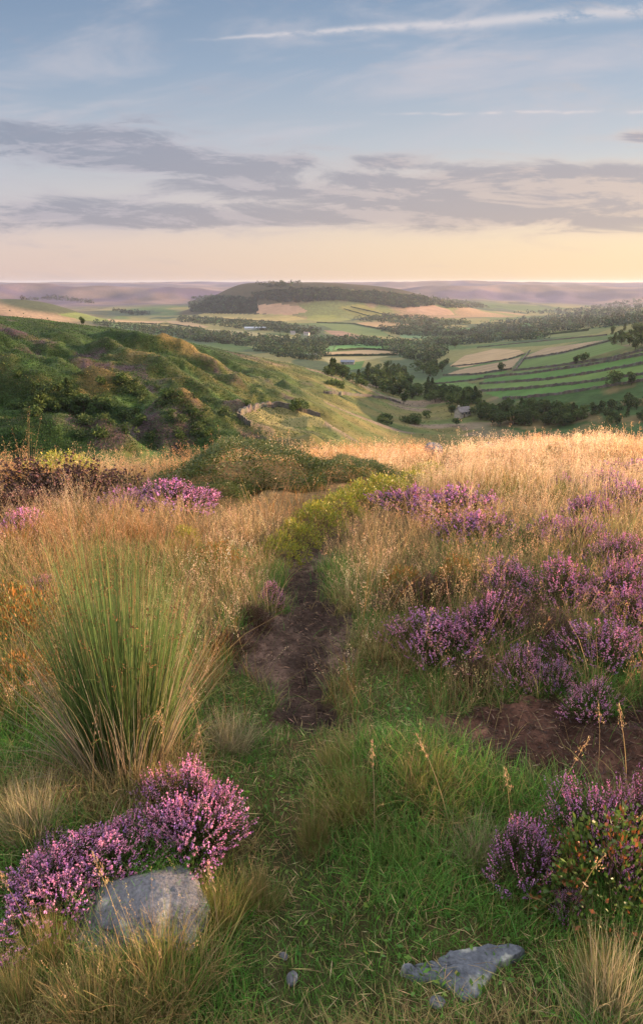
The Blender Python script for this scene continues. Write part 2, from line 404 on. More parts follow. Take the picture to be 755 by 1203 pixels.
# moors
mo = ss(3900, 4900, r+500*ss(-.1, -.5, u)-500*np.exp(-((u-.25)/.15)**2))[:, None]
mc = L3((.075,.055,.09), (.15,.105,.095), ss(.38, .64, fbm(x/520, y/520, 121, 4)))
mc = mc*(.35+1.1*fbm(x/240, y/420, 123, 4)[:, None])
C = C*(1-mo)+mc*mo
lb = (ss(-.26, -.40, u)*ss(1500, 2000, r)*(1-mo[:, 0]))[:, None]; C = C*(1-lb)+L3((.12,.08,.06), (.26,.18,.11), ss(.4, .62, fbm(x/150, y/260, 127, 3)))*lb
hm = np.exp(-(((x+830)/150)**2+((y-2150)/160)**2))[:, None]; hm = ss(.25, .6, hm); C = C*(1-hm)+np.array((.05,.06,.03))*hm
e1 = np.sqrt(((x+95)/np.where(x < -95, 600, 1000))**2+((y-3350)/620)**2)
hc = L3((.024,.027,.014), (.050,.042,.022), ss(.35, .65, fbm(x/160, y/160, 131, 4)))
kh = ss(1.0, .9, e1)[:, None]; C = C*(1-kh)+hc*kh
kh = (ss(.55, .8, e1)*ss(1.1, 1.0, e1)*ss(-260, 0, x))[:, None]; C = C*(1-kh)+L3((.24,.16,.09), (.14,.15,.05), ss(.45, .6, fbm(x/110, y/190, 137, 2)))*kh
G1, G2, G3 = (.055,.120,.030), (.080,.135,.038), (.105,.140,.040); TAN, TAN2, PALE = (.27,.20,.115), (.21,.16,.10), (.20,.19,.10); PINK = (.30,.19,.12)
FIELDS = [  # photo outline, colour, word
 ([(566,461),(610,458),(680,451),(760,440),(760,447),(720,452),(660,462),(612,467),(590,468)], G1, 300, 900),
 ([(563,452),(640,447),(700,438),(760,427),(760,439),(680,450),(610,457),(566,459)], G2, 300, 950),
 ([(570,444),(620,440),(690,430),(760,417),(760,426),(700,437),(640,446),(566,450)], G1, 300, 1000),
 ([(602,437),(650,432),(720,422),(760,412),(760,416),(690,429),(620,439),(604,440)], (.07,.11,.035), 300, 1100),
 ([(606,434),(616,423),(660,416),(715,402),(735,408),(690,420),(650,430)], (.075,.12,.035), 300, 1300),
 ([(612,420),(640,409),(690,402),(712,399),(660,414)], TAN2, 400, 1500),
 ([(528,430),(545,418),(580,410),(610,411),(616,415),(590,423),(540,432)], TAN, 400, 1500),
 ([(520,441),(540,434),(590,425),(612,419),(600,433),(560,440)], TAN2, 400, 1300),
 ([(503,452),(520,443),(560,441),(598,435),(585,442),(550,447)], G1, 300, 1200),
 ([(498,452),(548,449),(562,453),(545,458),(520,458)], G2, 300, 1200),
 ([(560,408),(620,402),(690,394),(715,396),(640,406),(585,409)], (.075,.11,.04), 400, 1800),
 ([(530,402),(600,397),(690,387),(720,385),(700,392),(610,400),(545,407)], (.11,.13,.05), 400, 2200),
 ([(395,406),(440,403),(482,408),(480,413),(430,410),(392,411)], (.09,.20,.06), 500, 1800),
 ([(360,409),(392,406),(390,412),(362,414)], (.09,.19,.07), 500, 1800),
 ([(380,414),(432,411),(470,413),(466,417),(420,418),(384,418)], TAN, 500, 1800),
 ([(378,420),(420,419),(460,418),(425,424),(385,426)], PALE, 500, 1600),
 ([(395,428),(428,424),(424,433),(398,436)], G1, 400, 1500),
 ([(396,361),(424,357),(448,366),(466,374),(440,376),(412,369)], (.19,.17,.05), 1500, 4200),
 ([(362,371),(394,370),(414,376),(380,378),(360,376)], (.17,.18,.05), 1200, 3600),
 ([(476,356),(508,358),(528,364),(534,370),(500,370),(478,366)], PINK, 1500, 4200),
 ([(372,380),(412,381),(446,388),(462,396),(430,394),(392,387)], (.09,.13,.045), 900, 2800),
 ([(380,388),(402,389),(434,397),(425,400),(394,395)], (.21,.14,.10), 900, 2600),
 ([(418,379),(452,377),(482,381),(470,385),(430,384)], (.26,.18,.09), 900, 3000),
 ([(468,393),(500,391),(516,395),(500,398),(472,397)], (.10,.17,.08), 900, 2500),
 ([(522,386),(556,385),(575,387),(550,391),(524,390)], (.11,.19,.07), 900, 2600),
 ([(540,397),(570,394),(592,396),(560,400)], TAN, 800, 2400),
 ([(300,358),(330,357),(352,360),(362,366),(340,370),(302,368)], PINK, 1500, 3600),
 ([(230,368),(290,369),(338,369),(360,375),(330,378),(280,375),(236,372)], (.24,.20,.08), 1200, 3000),
 ([(186,373),(206,374),(246,384),(236,386),(200,380)], TAN, 900, 2600),
 ([(242,386),(290,389),(346,397),(330,401),(280,396),(244,390)], PALE, 800, 2300),
 ([(66,369),(90,367),(124,373),(130,378),(100,377)], (.11,.14,.04), 600, 2600),
 ([(116,375),(150,370),(200,376),(186,380),(140,379)], TAN, 600, 2600),
 ([(118,380),(150,380),(182,382),(176,387),(140,386)], (.09,.14,.045), 600, 2400),
 ([(100,352),(132,352),(160,360),(150,366),(120,361)], (.33,.22,.15), 1200, 3200),
 ([(282,488),(304,478),(330,477),(376,490),(384,500),(330,504)], (.15,.14,.06), 150, 600),
 ([(255,396),(282,400),(326,407),(320,412),(280,406)], (.14,.16,.06), 700, 2000),
]
fid = np.zeros(len(Q), int)
fx = px[Q].mean(1); fy = py[Q].mean(1); fr = r[Q].mean(1); fu = u[Q].mean(1); fyy = y[Q].mean(1); fxx = x[Q].mean(1)
for i, (pl, c, r0, r1) in enumerate(FIELDS):
    b = np.array(pl); s = (fid == 0) & (fyy > 0) & (fr > r0) & (fr < r1) & (fx > b[:, 0].min()) & (fx < b[:, 0].max()) & (fy > b[:, 1].min()) & (fy < b[:, 1].max())
    idx = np.where(s)[0]
    ins = idx[inpoly(fx[idx], fy[idx], pl)]
    fid[ins] = i+1
for i, (pl, c, r0, r1) in enumerate(FIELDS):
    q = Q[fid == i+1]
    if len(q) == 0: continue
    vv = np.unique(q); Cf = C.copy()
    nn = fbm(x[vv]/35, y[vv]/12, 140+i, 4)
    Cf[vv] = np.asarray(c)*(.72+.56*nn)[:, None]
    tag(link('field', submesh(V, Cf, q, 'field', M_FIELD)), kind='structure')
e1f = np.sqrt(((fxx+95)/np.where(fxx < -95, 600, 1000))**2+((fyy-3350)/620)**2)
region = np.where(fr > 5200, 3, np.where(e1f < 1, 2, np.where((fr < 560) & (fu < .12) & (fyy > 0), 1, 0)))
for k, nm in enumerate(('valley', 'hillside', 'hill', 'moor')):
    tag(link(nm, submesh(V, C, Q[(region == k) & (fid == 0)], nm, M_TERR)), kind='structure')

# ------------------------------------------------------------------ scattered stuff on the near moor
def wedge(n, y0, y1, p, u0=None, u1=None):
    """Points between depths y0 and y1, ground density falling as depth**-p; about n within the view, and a margin beyond it."""
    a = 2-p; wmax = (.64+1.7/y0)/.79 if u0 is None else 1.
    n = int(n*wmax); t = R.uniform(0, 1, n)
    d = (y0**a+t*(y1**a-y0**a))**(1/a) if abs(a) > 1e-6 else y0*(y1/y0)**t
    if u0 is None:
        w = .64+1.7/d; d = d[R.uniform(0, 1, n) < w/(wmax*.79)]
        uu = R.uniform(-1, 1, len(d))*(.64+1.7/d)
    else: uu = R.uniform(u0, u1, n)
    X = uu*d; return X, d, H(X, d)
CORR = [(318,1210),(285,1100),(300,1000),(275,955),(215,905),(235,860),(262,790),(290,800),(310,855),(400,860),(420,800),(440,770),(480,800),(505,850),(480,870),(400,885),(352,935),(372,1000),(400,1090),(560,1090),(650,1120),(650,1210)]
def clumps(nc, per, y0, y1, p, sr, u0=None, u1=None):
    """Stems gathered in clumps: positions, outward direction, relative radius, clump index."""
    cx, cy, _ = wedge(nc, y0, y1, p, u0, u1); nc = len(cx); i = np.repeat(np.arange(nc), R.poisson(per, nc)); n = len(i)
    a = R.uniform(0, 6.283, n); k = np.abs(R.normal(0, 1, n)); rr = (sr*np.exp(R.normal(0, .3, nc)))[i]*(1+.04*cy[i])
    X = cx[i]+np.cos(a)*k*rr; Y = cy[i]+np.sin(a)*k*rr
    return X, Y, H(X, Y), a, k, i, nc
def common(X, Y, Z):
    px, py, jx, jy, ok = near_masks(X, Y, Z)
    d = inpoly(jx, jy, DIRT) | inpoly(jx, jy, BARE)
    nar = seg_dist(X, Y, PATHC) < .07
    cor = inpoly(jx, jy, CORR)
    return px, py, d, nar, cor
# positions of shrubs keep the tall grass thin in their middle: filled in below
SHRUBS = [(-.65, 8.1, 1.3), (.3, 8.4, .8), (-1.5, 7.7, .8)]
def thin(X, Y):
    k = np.ones(len(X))
    for sx, sy, sr in SHRUBS:
        k *= 1-.97*np.exp(-(((X-sx)**2+(Y-sy)**2)/(sr*.7)**2)**2)
    return k

# ------------------------------------------------------------------ heather
def heather(seed, n, Rr, Hh, flower=1.0, bell=.0030, spike=.06, tone=(.52,.25,.50), pink=.35, leafc=(.055,.075,.025), dens=15, dead=0.0):
    global R
    keep = R; R = np.random.default_rng(seed)
    gf = Geo(); gl = Geo()
    th = R.uniform(0, 6.283, n); cz = R.uniform(.0, 1, n)**.9
    lump = 1+.30*np.sin(th*2+seed)+.16*np.sin(th*5+seed*2.1)+R.normal(0, .07, n)
    rho = np.sqrt(np.clip(1-cz**2, 0, 1))
    hl = .72+.56*vnoise(np.cos(th)*rho*2.2+seed*3, np.sin(th)*rho*2.2, seed)
    tip = np.stack([np.cos(th)*rho*Rr*lump, np.sin(th)*rho*Rr*lump, (.16+.84*cz)*Hh*hl], 1)
    root = np.stack([tip[:, 0]*.45, tip[:, 1]*.45, np.zeros(n)], 1)+R.normal(0, .012, (n, 3))*[1, 1, 0]
    out = tip-np.array([0, 0, -.05])*0; dirn = np.stack([tip[:, 0]*.8, tip[:, 1]*.8, tip[:, 2]*1.0+.12*Hh], 1)
    dirn /= np.linalg.norm(dirn, axis=1, keepdims=True); dirn += R.normal(0, .16, (n, 3)); dirn[:, 2] += .35
    dirn /= np.linalg.norm(dirn, axis=1, keepdims=True)
    Ls = spike*R.uniform(.7, 1.6, n)
    base = tip-dirn*Ls[:, None]*.4
    # woody stems
    mid = (root+base)/2+np.array([0, 0, .12*Hh]); ax = base-root
    s = np.cross(ax, R.normal(0, 1, (n, 3))); s /= np.linalg.norm(s, axis=1, keepdims=True); w = .0016
    tipe = tip+dirn*Ls[:, None]*.6
    Vv = np.stack([root-s*w, root+s*w, mid-s*w, mid+s*w, base-s*w*.7, base+s*w*.7, tipe-s*w*.3, tipe+s*w*.3], 1).reshape(-1, 3)
    b = (np.arange(n)*8)[:, None]; Qq = np.concatenate([b+np.array([[0,1,3,2]]), b+np.array([[2,3,5,4]]), b+np.array([[4,5,7,6]])], 0)
    gl.add(Vv, np.repeat(cvar((.07,.045,.03), n, .2), 8, 0), Q=Qq)
    # green needles below and between the spikes
    mN = 16; f = R.uniform(0, 1, (n, mN))**.6
    Pn = base[:, None]-(base-root)[:, None]*(.55*(1-f))[:, :, None]+dirn[:, None]*(f*Ls[:, None]*.45)[:, :, None]
    Dn = dirn[:, None]*.7+R.normal(0, .7, (n, mN, 3))
    lc = cvar(leafc, n*mN, .25, .12)
    flecks(gl, Pn.reshape(-1, 3), Dn.reshape(-1, 3), R.uniform(.009, .02, n*mN)*(bell/.003)**.6, np.full(n*mN, .0035)*(bell/.003)**.6, lc)
    # bells
    on = R.uniform(0, 1, n) < flower
    m2 = int(on.sum())
    if m2:
        f = R.uniform(0, 1, (m2, dens))
        Pb = base[on][:, None]+dirn[on][:, None]*(f*Ls[on][:, None])[:, :, None]+R.normal(0, 1, (m2, dens, 3))*bell*1.15*(1.25-f)[:, :, None]
        cs = cvar(tone, m2, .22, .08); pk = (R.uniform(0, 1, m2) < pink)[:, None]
        cs = np.where(pk, cvar((.70,.31,.48), m2, .18, .06), cs)
        cb = np.repeat(cs, dens, 0)*np.exp(R.normal(0, .16, (m2*dens, 1)))
        if dead: 
            dm = R.uniform(0, 1, m2*dens) < dead; cb[dm] = cvar((.20,.12,.10), int(dm.sum()), .2)
        blobs(gf, Pb.reshape(-1, 3), bell*R.uniform(.6, 1.25, m2*dens), cb)
    a = gl.mesh('heather_stems', M_HEATH); c = gf.mesh('heather_blossom', M_FLOWER) if m2 else None
    R = keep
    return a, c
HM = {
 'near': [heather(11, 620, .17, .17), heather(12, 700, .17, .20, pink=.55)],
 'upright': [heather(21, 420, .17, .20, .7, spike=.075, pink=.3), heather(22, 480, .19, .20, .72, spike=.075, pink=.4)],
 'mid': [heather(s, 400, .25, .24, .72, bell=.0046, spike=.085, dens=12, pink=p) for s, p in ((31, .45), (32, .55), (33, .75))],
 'far': [heather(s, 340, .32, .22, .62, bell=.0085, spike=.10, dens=11, pink=.3, tone=(.52,.25,.50), dead=.08) for s in (41, 42)],
 'dead': [heather(s, 460, .30, .24, .8, bell=.0045, spike=.10, dens=9, pink=0, tone=(.14,.09,.085), leafc=(.085,.055,.035), dead=.6) for s in (51, 52)],
 'dark': [heather(s, 460, .35, .26, .8, bell=.009, spike=.10, dens=9, pink=0, tone=(.085,.05,.055), leafc=(.05,.04,.025), dead=.5) for s in (61,)],
}
HW = {'near': .17, 'upright': .18, 'mid': .25, 'far': .32, 'dead': .30, 'dark': .35}
BUSHES = [  # kind, variant, photo x and y of the base, width in photo px, height factor, label
 ('near',0, 54,1080,116,.8,'low purple heather bush hugging the left end of the boulder'),
 ('near',1, 122,1046,112,.74,'middle heather clump of blossom right behind the boulder'),
 ('near',1, 216,1000,112,1.0,'tallest pink heather bush above the right end of the boulder'),
 ('upright',0, 622,1052,80,1.0,'upright purple heather plant beside the grass near the flat slab'),
 ('upright',1, 716,1030,104,1.1,'purple heather bush standing over the glossy bilberry shrub'),
 ('upright',0, 765,1010,70,1.15,'heather plant cut by the frame edge behind the bilberry shrub'),
 ('upright',0, 668,1085,40,.5,'tiny heather sprig low in front of the bilberry leaves'),
 ('mid',0, 512,785,88,1.0,'mauve heather bush at the path-side end of the heather bank'),
 ('mid',2, 575,765,78,1.05,'pink topped heather bush next to the path-side mauve one'),
 ('mid',1, 622,806,62,.7,'small bright pink heather bush low in front of the heather bank'),
 ('mid',0, 655,815,40,.6,'small mauve heather tuft right of the low bright pink one'),
 ('mid',1, 602,706,80,.75,'spreading pale heather behind the pink topped bush'),
 ('mid',2, 668,722,84,1.15,'large rounded pink heather bush in the middle of the right bank'),
 ('mid',1, 738,722,78,1.1,'pink heather bush at the frame edge level with the large rounded one'),
 ('mid',0, 755,752,70,1.0,'mauve heather bush at the frame edge just below the pink one'),
 ('mid',0, 716,792,80,.85,'faded mauve heather bush under the large rounded pink one'),
 ('mid',2, 700,842,60,.55,'sparse pink heather at the top lip of the bare dark earth'),
 ('dead',0, 505,722,84,.8,'grey brown faded heather on the path side of the right bank'),
 ('dead',1, 600,742,90,.75,'greyish heather past flower between pink bushes'),
 ('dead',0, 655,765,70,.7,'dull heather past flower under the large rounded pink bush'),
 ('dead',1, 560,812,60,.5,'brown low heather in front of the path-side mauve bush'),
 ('mid',2, 735,672,70,.9,'pink heather tuft near frame edge above the big pink bushes'),
 ('mid',0, 690,645,56,.8,'heather tuft among dry grass above the large rounded bush'),
 ('far',0, 540,610,90,.9,'low wide heather patch with dark shadowed front by the upper path'),
 ('far',1, 488,604,60,.8,'low heather patch on the upper path side nearest the path'),
 ('far',0, 566,640,70,.8,'dim mauve heather below the low upper row'),
 ('far',0, 655,640,60,.7,'heather half hidden in dry grass in mid right slope'),
 ('far',0, 660,578,26,.8,'small dark lone heather cushion in golden grass'),
 ('far',1, 722,580,60,.9,'heather bush on the right slope under the skyline heather'),
 ('far',0, 752,566,60,1.0,'highest heather bush on the right slope at the frame edge'),
 ('far',0, 748,606,66,.9,'heather bush at the frame edge second down from the highest'),
 ('far',1, 700,618,60,.8,'heather bush inward of the second frame edge bush'),
 ('far',0, 556,530,20,.9,'tiny heather cushion near the ridge rock'),
 ('far',1, 200,600,86,.9,'violet heather bush below the green mound'),
 ('far',0, 150,602,60,.8,'violet heather bush left of the one below the green mound'),
 ('far',0, 232,596,40,.7,'small heather at the right tip of the violet row'),
 ('dark',0, 66,602,150,.95,'dark brown heather bush in the left hollow'),
 ('dark',0, 8,608,90,.95,'dark heather bush cut by the left frame edge'),
 ('far',1, 18,634,60,.8,'mauve heather in front of the dark brown bushes'),
 ('mid',1, 50,700,34,.6,'small mauve heather left of the tall rush'),
 ('mid',2, 318,716,34,.7,'little pink heather tuft at the left lip of the dirt path'),
 ('dead',0, 296,738,46,.55,'faded heather at the path edge below the little pink tuft'),
 ('dead',1, 268,772,46,.6,'brown heather between the rush and the dirt path'),
]
# ------------------------------------------------------------------ bilberry
def bilberry(seed, n, Rr, Hh, leaf, cols, stems=60):
    global R
    keep = R; R = np.random.default_rng(seed)
    gl = Geo(); gs = Geo()
    th = R.uniform(0, 6.283, n); cz = R.uniform(0, 1, n); rho = np.sqrt(1-cz**2); sh = R.uniform(.62, 1.0, n)**.5
    lump = (1+.22*np.sin(3*th+seed)+.12*np.sin(7*th+2*seed))*(.72+.5*vnoise(np.cos(th)*rho*3.5+seed, np.sin(th)*rho*3.5, seed))
    P = np.stack([np.cos(th)*rho*Rr*lump*sh, np.sin(th)*rho*Rr*lump*sh, (.05+.95*cz)*Hh*sh*(.65+.6*vnoise(np.cos(th)*rho*4, np.sin(th)*rho*4, seed+5))], 1)
    D = np.stack([np.cos(th)*rho, np.sin(th)*rho, cz*.6+.3], 1)+R.normal(0, .55, (n, 3))
    ci = R.integers(0, len(cols), n); c = np.asarray(cols)[ci]*np.exp(R.normal(0, .2, (n, 1)))
    flecks(gl, P, D, leaf*R.uniform(.7, 1.3, n), leaf*.58*R.uniform(.8, 1.2, n), c)
    k = R.integers(0, n, stems); root = P[k]*[.25, .25, 0]; ax = P[k]-root
    s = np.cross(ax, R.normal(0, 1, (stems, 3))); s /= np.linalg.norm(s, axis=1, keepdims=True); w = leaf*.06
    Vv = np.stack([root-s*w, root+s*w, P[k]+s*w*.5, P[k]-s*w*.5], 1).reshape(-1, 3)
    gs.add(Vv, np.repeat(cvar((.10,.07,.035), stems, .2), 4, 0), Q=(np.arange(stems)*4)[:, None]+np.arange(4)[None])
    out = (gs.mesh('shrub_stems', M_HEATH), gl.mesh('shrub_leaves', M_LEAF))
    R = keep
    return out
GL = [(.075,.135,.025),(.06,.11,.022),(.11,.16,.03)]
BL = {
 'near': bilberry(5, 2200, .20, .25, .017, GL+[(.085,.13,.03),(.22,.08,.03)], 160),
 'dark': bilberry(6, 24000, 1.0, .55, .024, [(.045,.075,.018),(.06,.095,.02),(.085,.10,.022)], 150),
 'yell': bilberry(7, 2600, .5, .30, .028, [(.27,.29,.04),(.20,.25,.035),(.36,.30,.05)], 120),
 'rust': bilberry(8, 2400, .42, .26, .022, [(.32,.14,.035),(.24,.14,.04),(.14,.14,.035)], 120),
}
BH = {'near': .25, 'dark': .55, 'yell': .30, 'rust': .26}
BW = {'near': .2, 'dark': 1.0, 'yell': .5, 'rust': .42}
BERRY = [
 ('near', 738,1118,165,1.35,'glossy green bilberry shrub with reddish leaves at the frame edge'),
 ('near', 668,1064,80,.9,'small leafy bilberry sprout between two upright heather plants'),
 ('dark', 285,580,240,.58,'broad dark green bilberry mound beyond the rush'),
 ('dark', 415,568,150,.55,'dark bilberry shoulder on the right flank of the broad mound'),
 ('dark', 250,590,110,.55,'low dark bilberry skirt on the left flank of the broad mound'),
 ('yell', 330,664,60,.7,'yellow green bilberry at the narrow end of the dirt path'),
 ('yell', 346,645,60,.7,'yellow green bilberry next up the bank from the narrow end of the path'),
 ('yell', 370,630,72,.85,'yellow green bilberry inside the bend of the path'),
 ('yell', 398,617,80,.9,'largest yellow green bilberry beside the bend of the path'),
 ('yell', 426,604,80,.85,'yellow green bilberry just above the bend of the path'),
 ('yell', 454,592,80,.85,'yellow green bilberry on the upper left bank of the path'),
 ('yell', 482,578,74,.8,'yellow green bilberry second highest up the path bank'),
 ('yell', 508,565,64,.8,'yellow green bilberry highest up the path bank'),
 ('yell', 60,562,110,.9,'wide yellow green bilberry in the golden grass on the left'),
 ('yell', 215,646,40,.6,'little bilberry clump just above the rush tips'),
 ('rust', 12,775,105,1.15,'orange rusty shrub at the left frame edge beside the rush'),
 ('rust', 475,712,70,.7,'rusty orange bilberry in front of the pale grass by the path'),
 ('rust', 250,672,80,.6,'rusty bilberry behind the rush in dry grass'),
 ('rust', 540,692,60,.6,'small rusty bilberry behind the faded heather'),
 ('rust', 20,830,90,.75,'low rusty brown shrub at the left frame edge under the taller orange one'),
]
def place_width(px, py, wpx):
    p = gp(px, py); d = p[1]*cP-(p[2]-EYE)*sP
    return p, wpx/F*d
for i, (kd, v, bx, by, w, hf, lab) in enumerate(BUSHES):
    p, W = place_width(bx, by, w); a, c = HM[kd][v % len(HM[kd])]; s = W/2/HW[kd]*1.0
    SHRUBS.append((p[0], p[1], W/2))
    dy = W*.25
    p = np.array([p[0], p[1]+dy, 0]); p[2] = float(H(p[0], p[1]))
    nm = 'heather_bush'
    o = tag(link(nm, a), lab, 'heather', 'heather bushes on the moor'); o.location = p-np.array([0, 0, .012])
    o.rotation_euler = (0, 0, i*2.399); hz = max(s, .95)*hf*.9 if kd in ('far', 'dark') else max(s, .8)*hf*(1. if kd in ('near', 'upright') else .86)
    jx_ = 1+.22*math.sin(i*4.1); o.scale = (s*jx_, s*(1.12/jx_), hz)
    if c: link('blossom', c, o)
for i, (kd, bx, by, w, hf, lab) in enumerate(BERRY):
    p, W = place_width(bx, by, w); a, c = BL[kd]; s = W/2/BW[kd]
    SHRUBS.append((p[0], p[1]+W*.3, W*(.85 if kd == 'dark' else .6)))
    if kd == 'dark': SHRUBS.append((p[0], p[1]-W*.3, W*.62))
    p = np.array([p[0], p[1]+W*.3, 0]); p[2] = float(H(p[0], p[1]))
    o = tag(link('bilberry_shrub', a), lab, 'shrub', 'bilberry shrubs on the moor'); o.location = p-np.array([0, 0, .02])
    o.rotation_euler = (0, 0, i*1.7); o.scale = (s, s, max(s*BH[kd], {'near': .2, 'dark': .3, 'yell': .30, 'rust': .26}[kd])/BH[kd]*hf)
    link('foliage', c, o)

# ------------------------------------------------------------------ rush clump
g = Geo(); gd = Geo(); gh = Geo()
p0 = gp(146, 905); n = 1500
az = R.uniform(0, 6.283, n); k = R.uniform(0, 1, n)**.6
lean = .01+.15*k+R.normal(0, .04, n)+.13*np.maximum(np.cos(az), 0)*k
P = np.stack([np.cos(az)*.13*k, np.sin(az)*.10*k, np.zeros(n)-.02], 1)
hh = R.uniform(.52, .88, n)*(1-.16*k)
cb = cvar((.085,.125,.035), n, .2); ct = cvar((.135,.215,.07), n, .22)
dr = R.uniform(0, 1, n) < .14; ct[dr] = cvar((.34,.25,.12), int(dr.sum()), .2)
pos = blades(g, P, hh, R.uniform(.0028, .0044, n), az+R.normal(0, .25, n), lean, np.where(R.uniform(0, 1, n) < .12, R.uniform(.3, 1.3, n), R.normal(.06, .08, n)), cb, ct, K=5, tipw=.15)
n = 300; az = R.uniform(0, 6.283, n)
P = np.stack([np.cos(az)*.13, np.sin(az)*.11, np.zeros(n)-.02], 1)
blades(gd, P, R.uniform(.25, .62, n), R.uniform(.0025, .004, n), az+R.normal(0, .3, n), R.uniform(.12, .5, n), R.uniform(.05, .5, n), cvar((.22,.17,.10), n, .2), cvar((.42,.35,.25), n, .2), K=5)
n = 260; az = R.uniform(0, 6.283, n)
blades(gd, np.stack([np.cos(az)*.15, np.sin(az)*.12, np.zeros(n)-.01], 1), R.uniform(.12, .4, n), R.uniform(.0025, .004, n), az+R.normal(0, .6, n), R.uniform(.5, 1.2, n), R.uniform(.2, 1.0, n), cvar((.17,.13,.08), n, .25), cvar((.33,.26,.17), n, .25), K=5)
sel = R.choice(len(pos), 260, replace=False); q = pos[sel, 4]*.6+pos[sel, 5]*.4
Pf = np.repeat(q, 7, 0)+R.normal(0, .006, (260*7, 3))
flecks(gh, Pf, R.normal(0, 1, (260*7, 3))+[0, 0, .8], R.uniform(.006, .013, 260*7), np.full(260*7, .004), cvar((.17,.09,.04), 260*7, .25))
rush = tag(link('rush_clump', g.mesh('rush_stems', M_GRASS)), 'big fountain shaped green rush clump left of the dirt path', 'rush'); rush.location = p0; rush.scale = (.86, .86, 1.0)
link('dead_stems', gd.mesh('dead_stems', M_DRY), rush); link('flower_tufts', gh.mesh('flower_tufts', M_HEATH), rush)
SHRUBS.append((p0[0], p0[1], .16))

# ------------------------------------------------------------------ tussocks
def tussock(seed, n, Rr, h, cg, cd, fd, lean=.55, w=.0026, heads_n=0):
    global R
    keep = R; R = np.random.default_rng(seed)
    g = Geo(); az = R.uniform(0, 6.283, n); k = np.sqrt(R.uniform(0, 1, n))
    k = k*(1+.35*np.sin(2*az+seed)+.2*np.sin(5*az)); P = np.stack([np.cos(az)*Rr*k*1.25, np.sin(az)*Rr*k*1.25, np.zeros(n)-.015], 1)
    cb = cvar(np.asarray(cg)*.7, n, .2); ct = cvar(cg, n, .2); d = R.uniform(0, 1, n) < fd
    ct[d] = cvar(cd, int(d.sum()), .2); cb[d] = cvar(np.asarray(cd)*.6, int(d.sum()), .2)
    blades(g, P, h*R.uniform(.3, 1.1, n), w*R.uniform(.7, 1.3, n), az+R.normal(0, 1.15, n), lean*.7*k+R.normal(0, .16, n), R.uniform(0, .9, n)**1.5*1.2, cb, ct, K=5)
    if heads_n:
        n = heads_n; az = R.uniform(0, 6.283, n); k = R.uniform(0, 1, n)
        P = np.stack([np.cos(az)*Rr*k, np.sin(az)*Rr*k, np.zeros(n)], 1); cc = cvar((.40,.30,.16), n, .15)
        ps = blades(g, P, h*R.uniform(1.1, 1.6, n), np.full(n, .0017), az, .35*k, R.uniform(.1, .5, n), cc*.8, cc, K=5)
        heads(g, ps, 14, .004, .008, .0025, cvar((.42,.30,.17), n, .15), frac=.35)
    me = g.mesh('tussock', M_GRASS); R = keep
    return me
STRAW = (.36,.27,.12); GG = (.14,.20,.045); YG = (.23,.24,.06)
TM = [tussock(1, 1300, .12, .26, GG, STRAW, .55, heads_n=14), tussock(2, 1300, .12, .25, YG, STRAW, .35, heads_n=6),
      tussock(3, 1000, .10, .30, (.20,.20,.09), (.42,.36,.22), .6, .7), tussock(4, 1100, .12, .22, (.10,.18,.035), STRAW, .15)]
TUSS = [
 (0, 185,1168,150,1.0,'straw coloured grass tussock in front of the boulder'), (0, 110,1200,130,.9,'straw grass tussock at the bottom edge below the boulder'),
 (1, 255,1085,90,.8,'yellowish tussock at the right end of the boulder'), (2, 35,985,90,.9,'pale wispy tussock at left frame edge behind the heather'),
 (2, 165,935,80,.7,'pale thin tussock between the rush and the tallest heather'), (2, 715,1200,120,1.0,'pale arching tussock in the bottom right corner'),
 (1, 420,950,110,0.68,'gold tipped tussock on the grassy bank beside the worn path'), (1, 500,925,120,0.68,'gold tipped tussock in the middle of the grassy bank'),
 (3, 575,935,110,0.61,'lush green tussock below the bare dark earth'), (3, 480,1010,120,0.54,'lush green tussock on the front slope of the grassy bank'),
 (1, 400,905,70,0.54,'short yellow tussock at the head of the grassy bank'), (0, 370,990,60,.7,'small straw tussock on the lip of the worn path'),
 (2, 560,1010,90,0.54,'pale tussock beside the upright heather plant'), (0, 300,1060,70,.6,'small rusty tussock on the left lip of the worn path'),
 (2, 265,880,80,.7,'pale tussock by the foot of the rush toward the path'), (0, 60,1130,70,.8,'straw tussock at the shaded left end of the boulder'),
 (1, 700,1160,70,.7,'yellow green tussock under the bilberry shrub'), (0, 20,1190,70,.8,'straw tussock in the bottom left corner'),
]
for i, (v, bx, by, w, hf, lab) in enumerate(TUSS):
    p, W = place_width(bx, by, w); s = W/2/.24
    o = tag(link('grass_tussock', TM[v]), lab, 'grass tussock', 'grass tussocks in the foreground'); o.location = p; o.rotation_euler = (0, 0, i*2.1); o.scale = (s*1.1, s*1.1, max(s, .7)*hf)

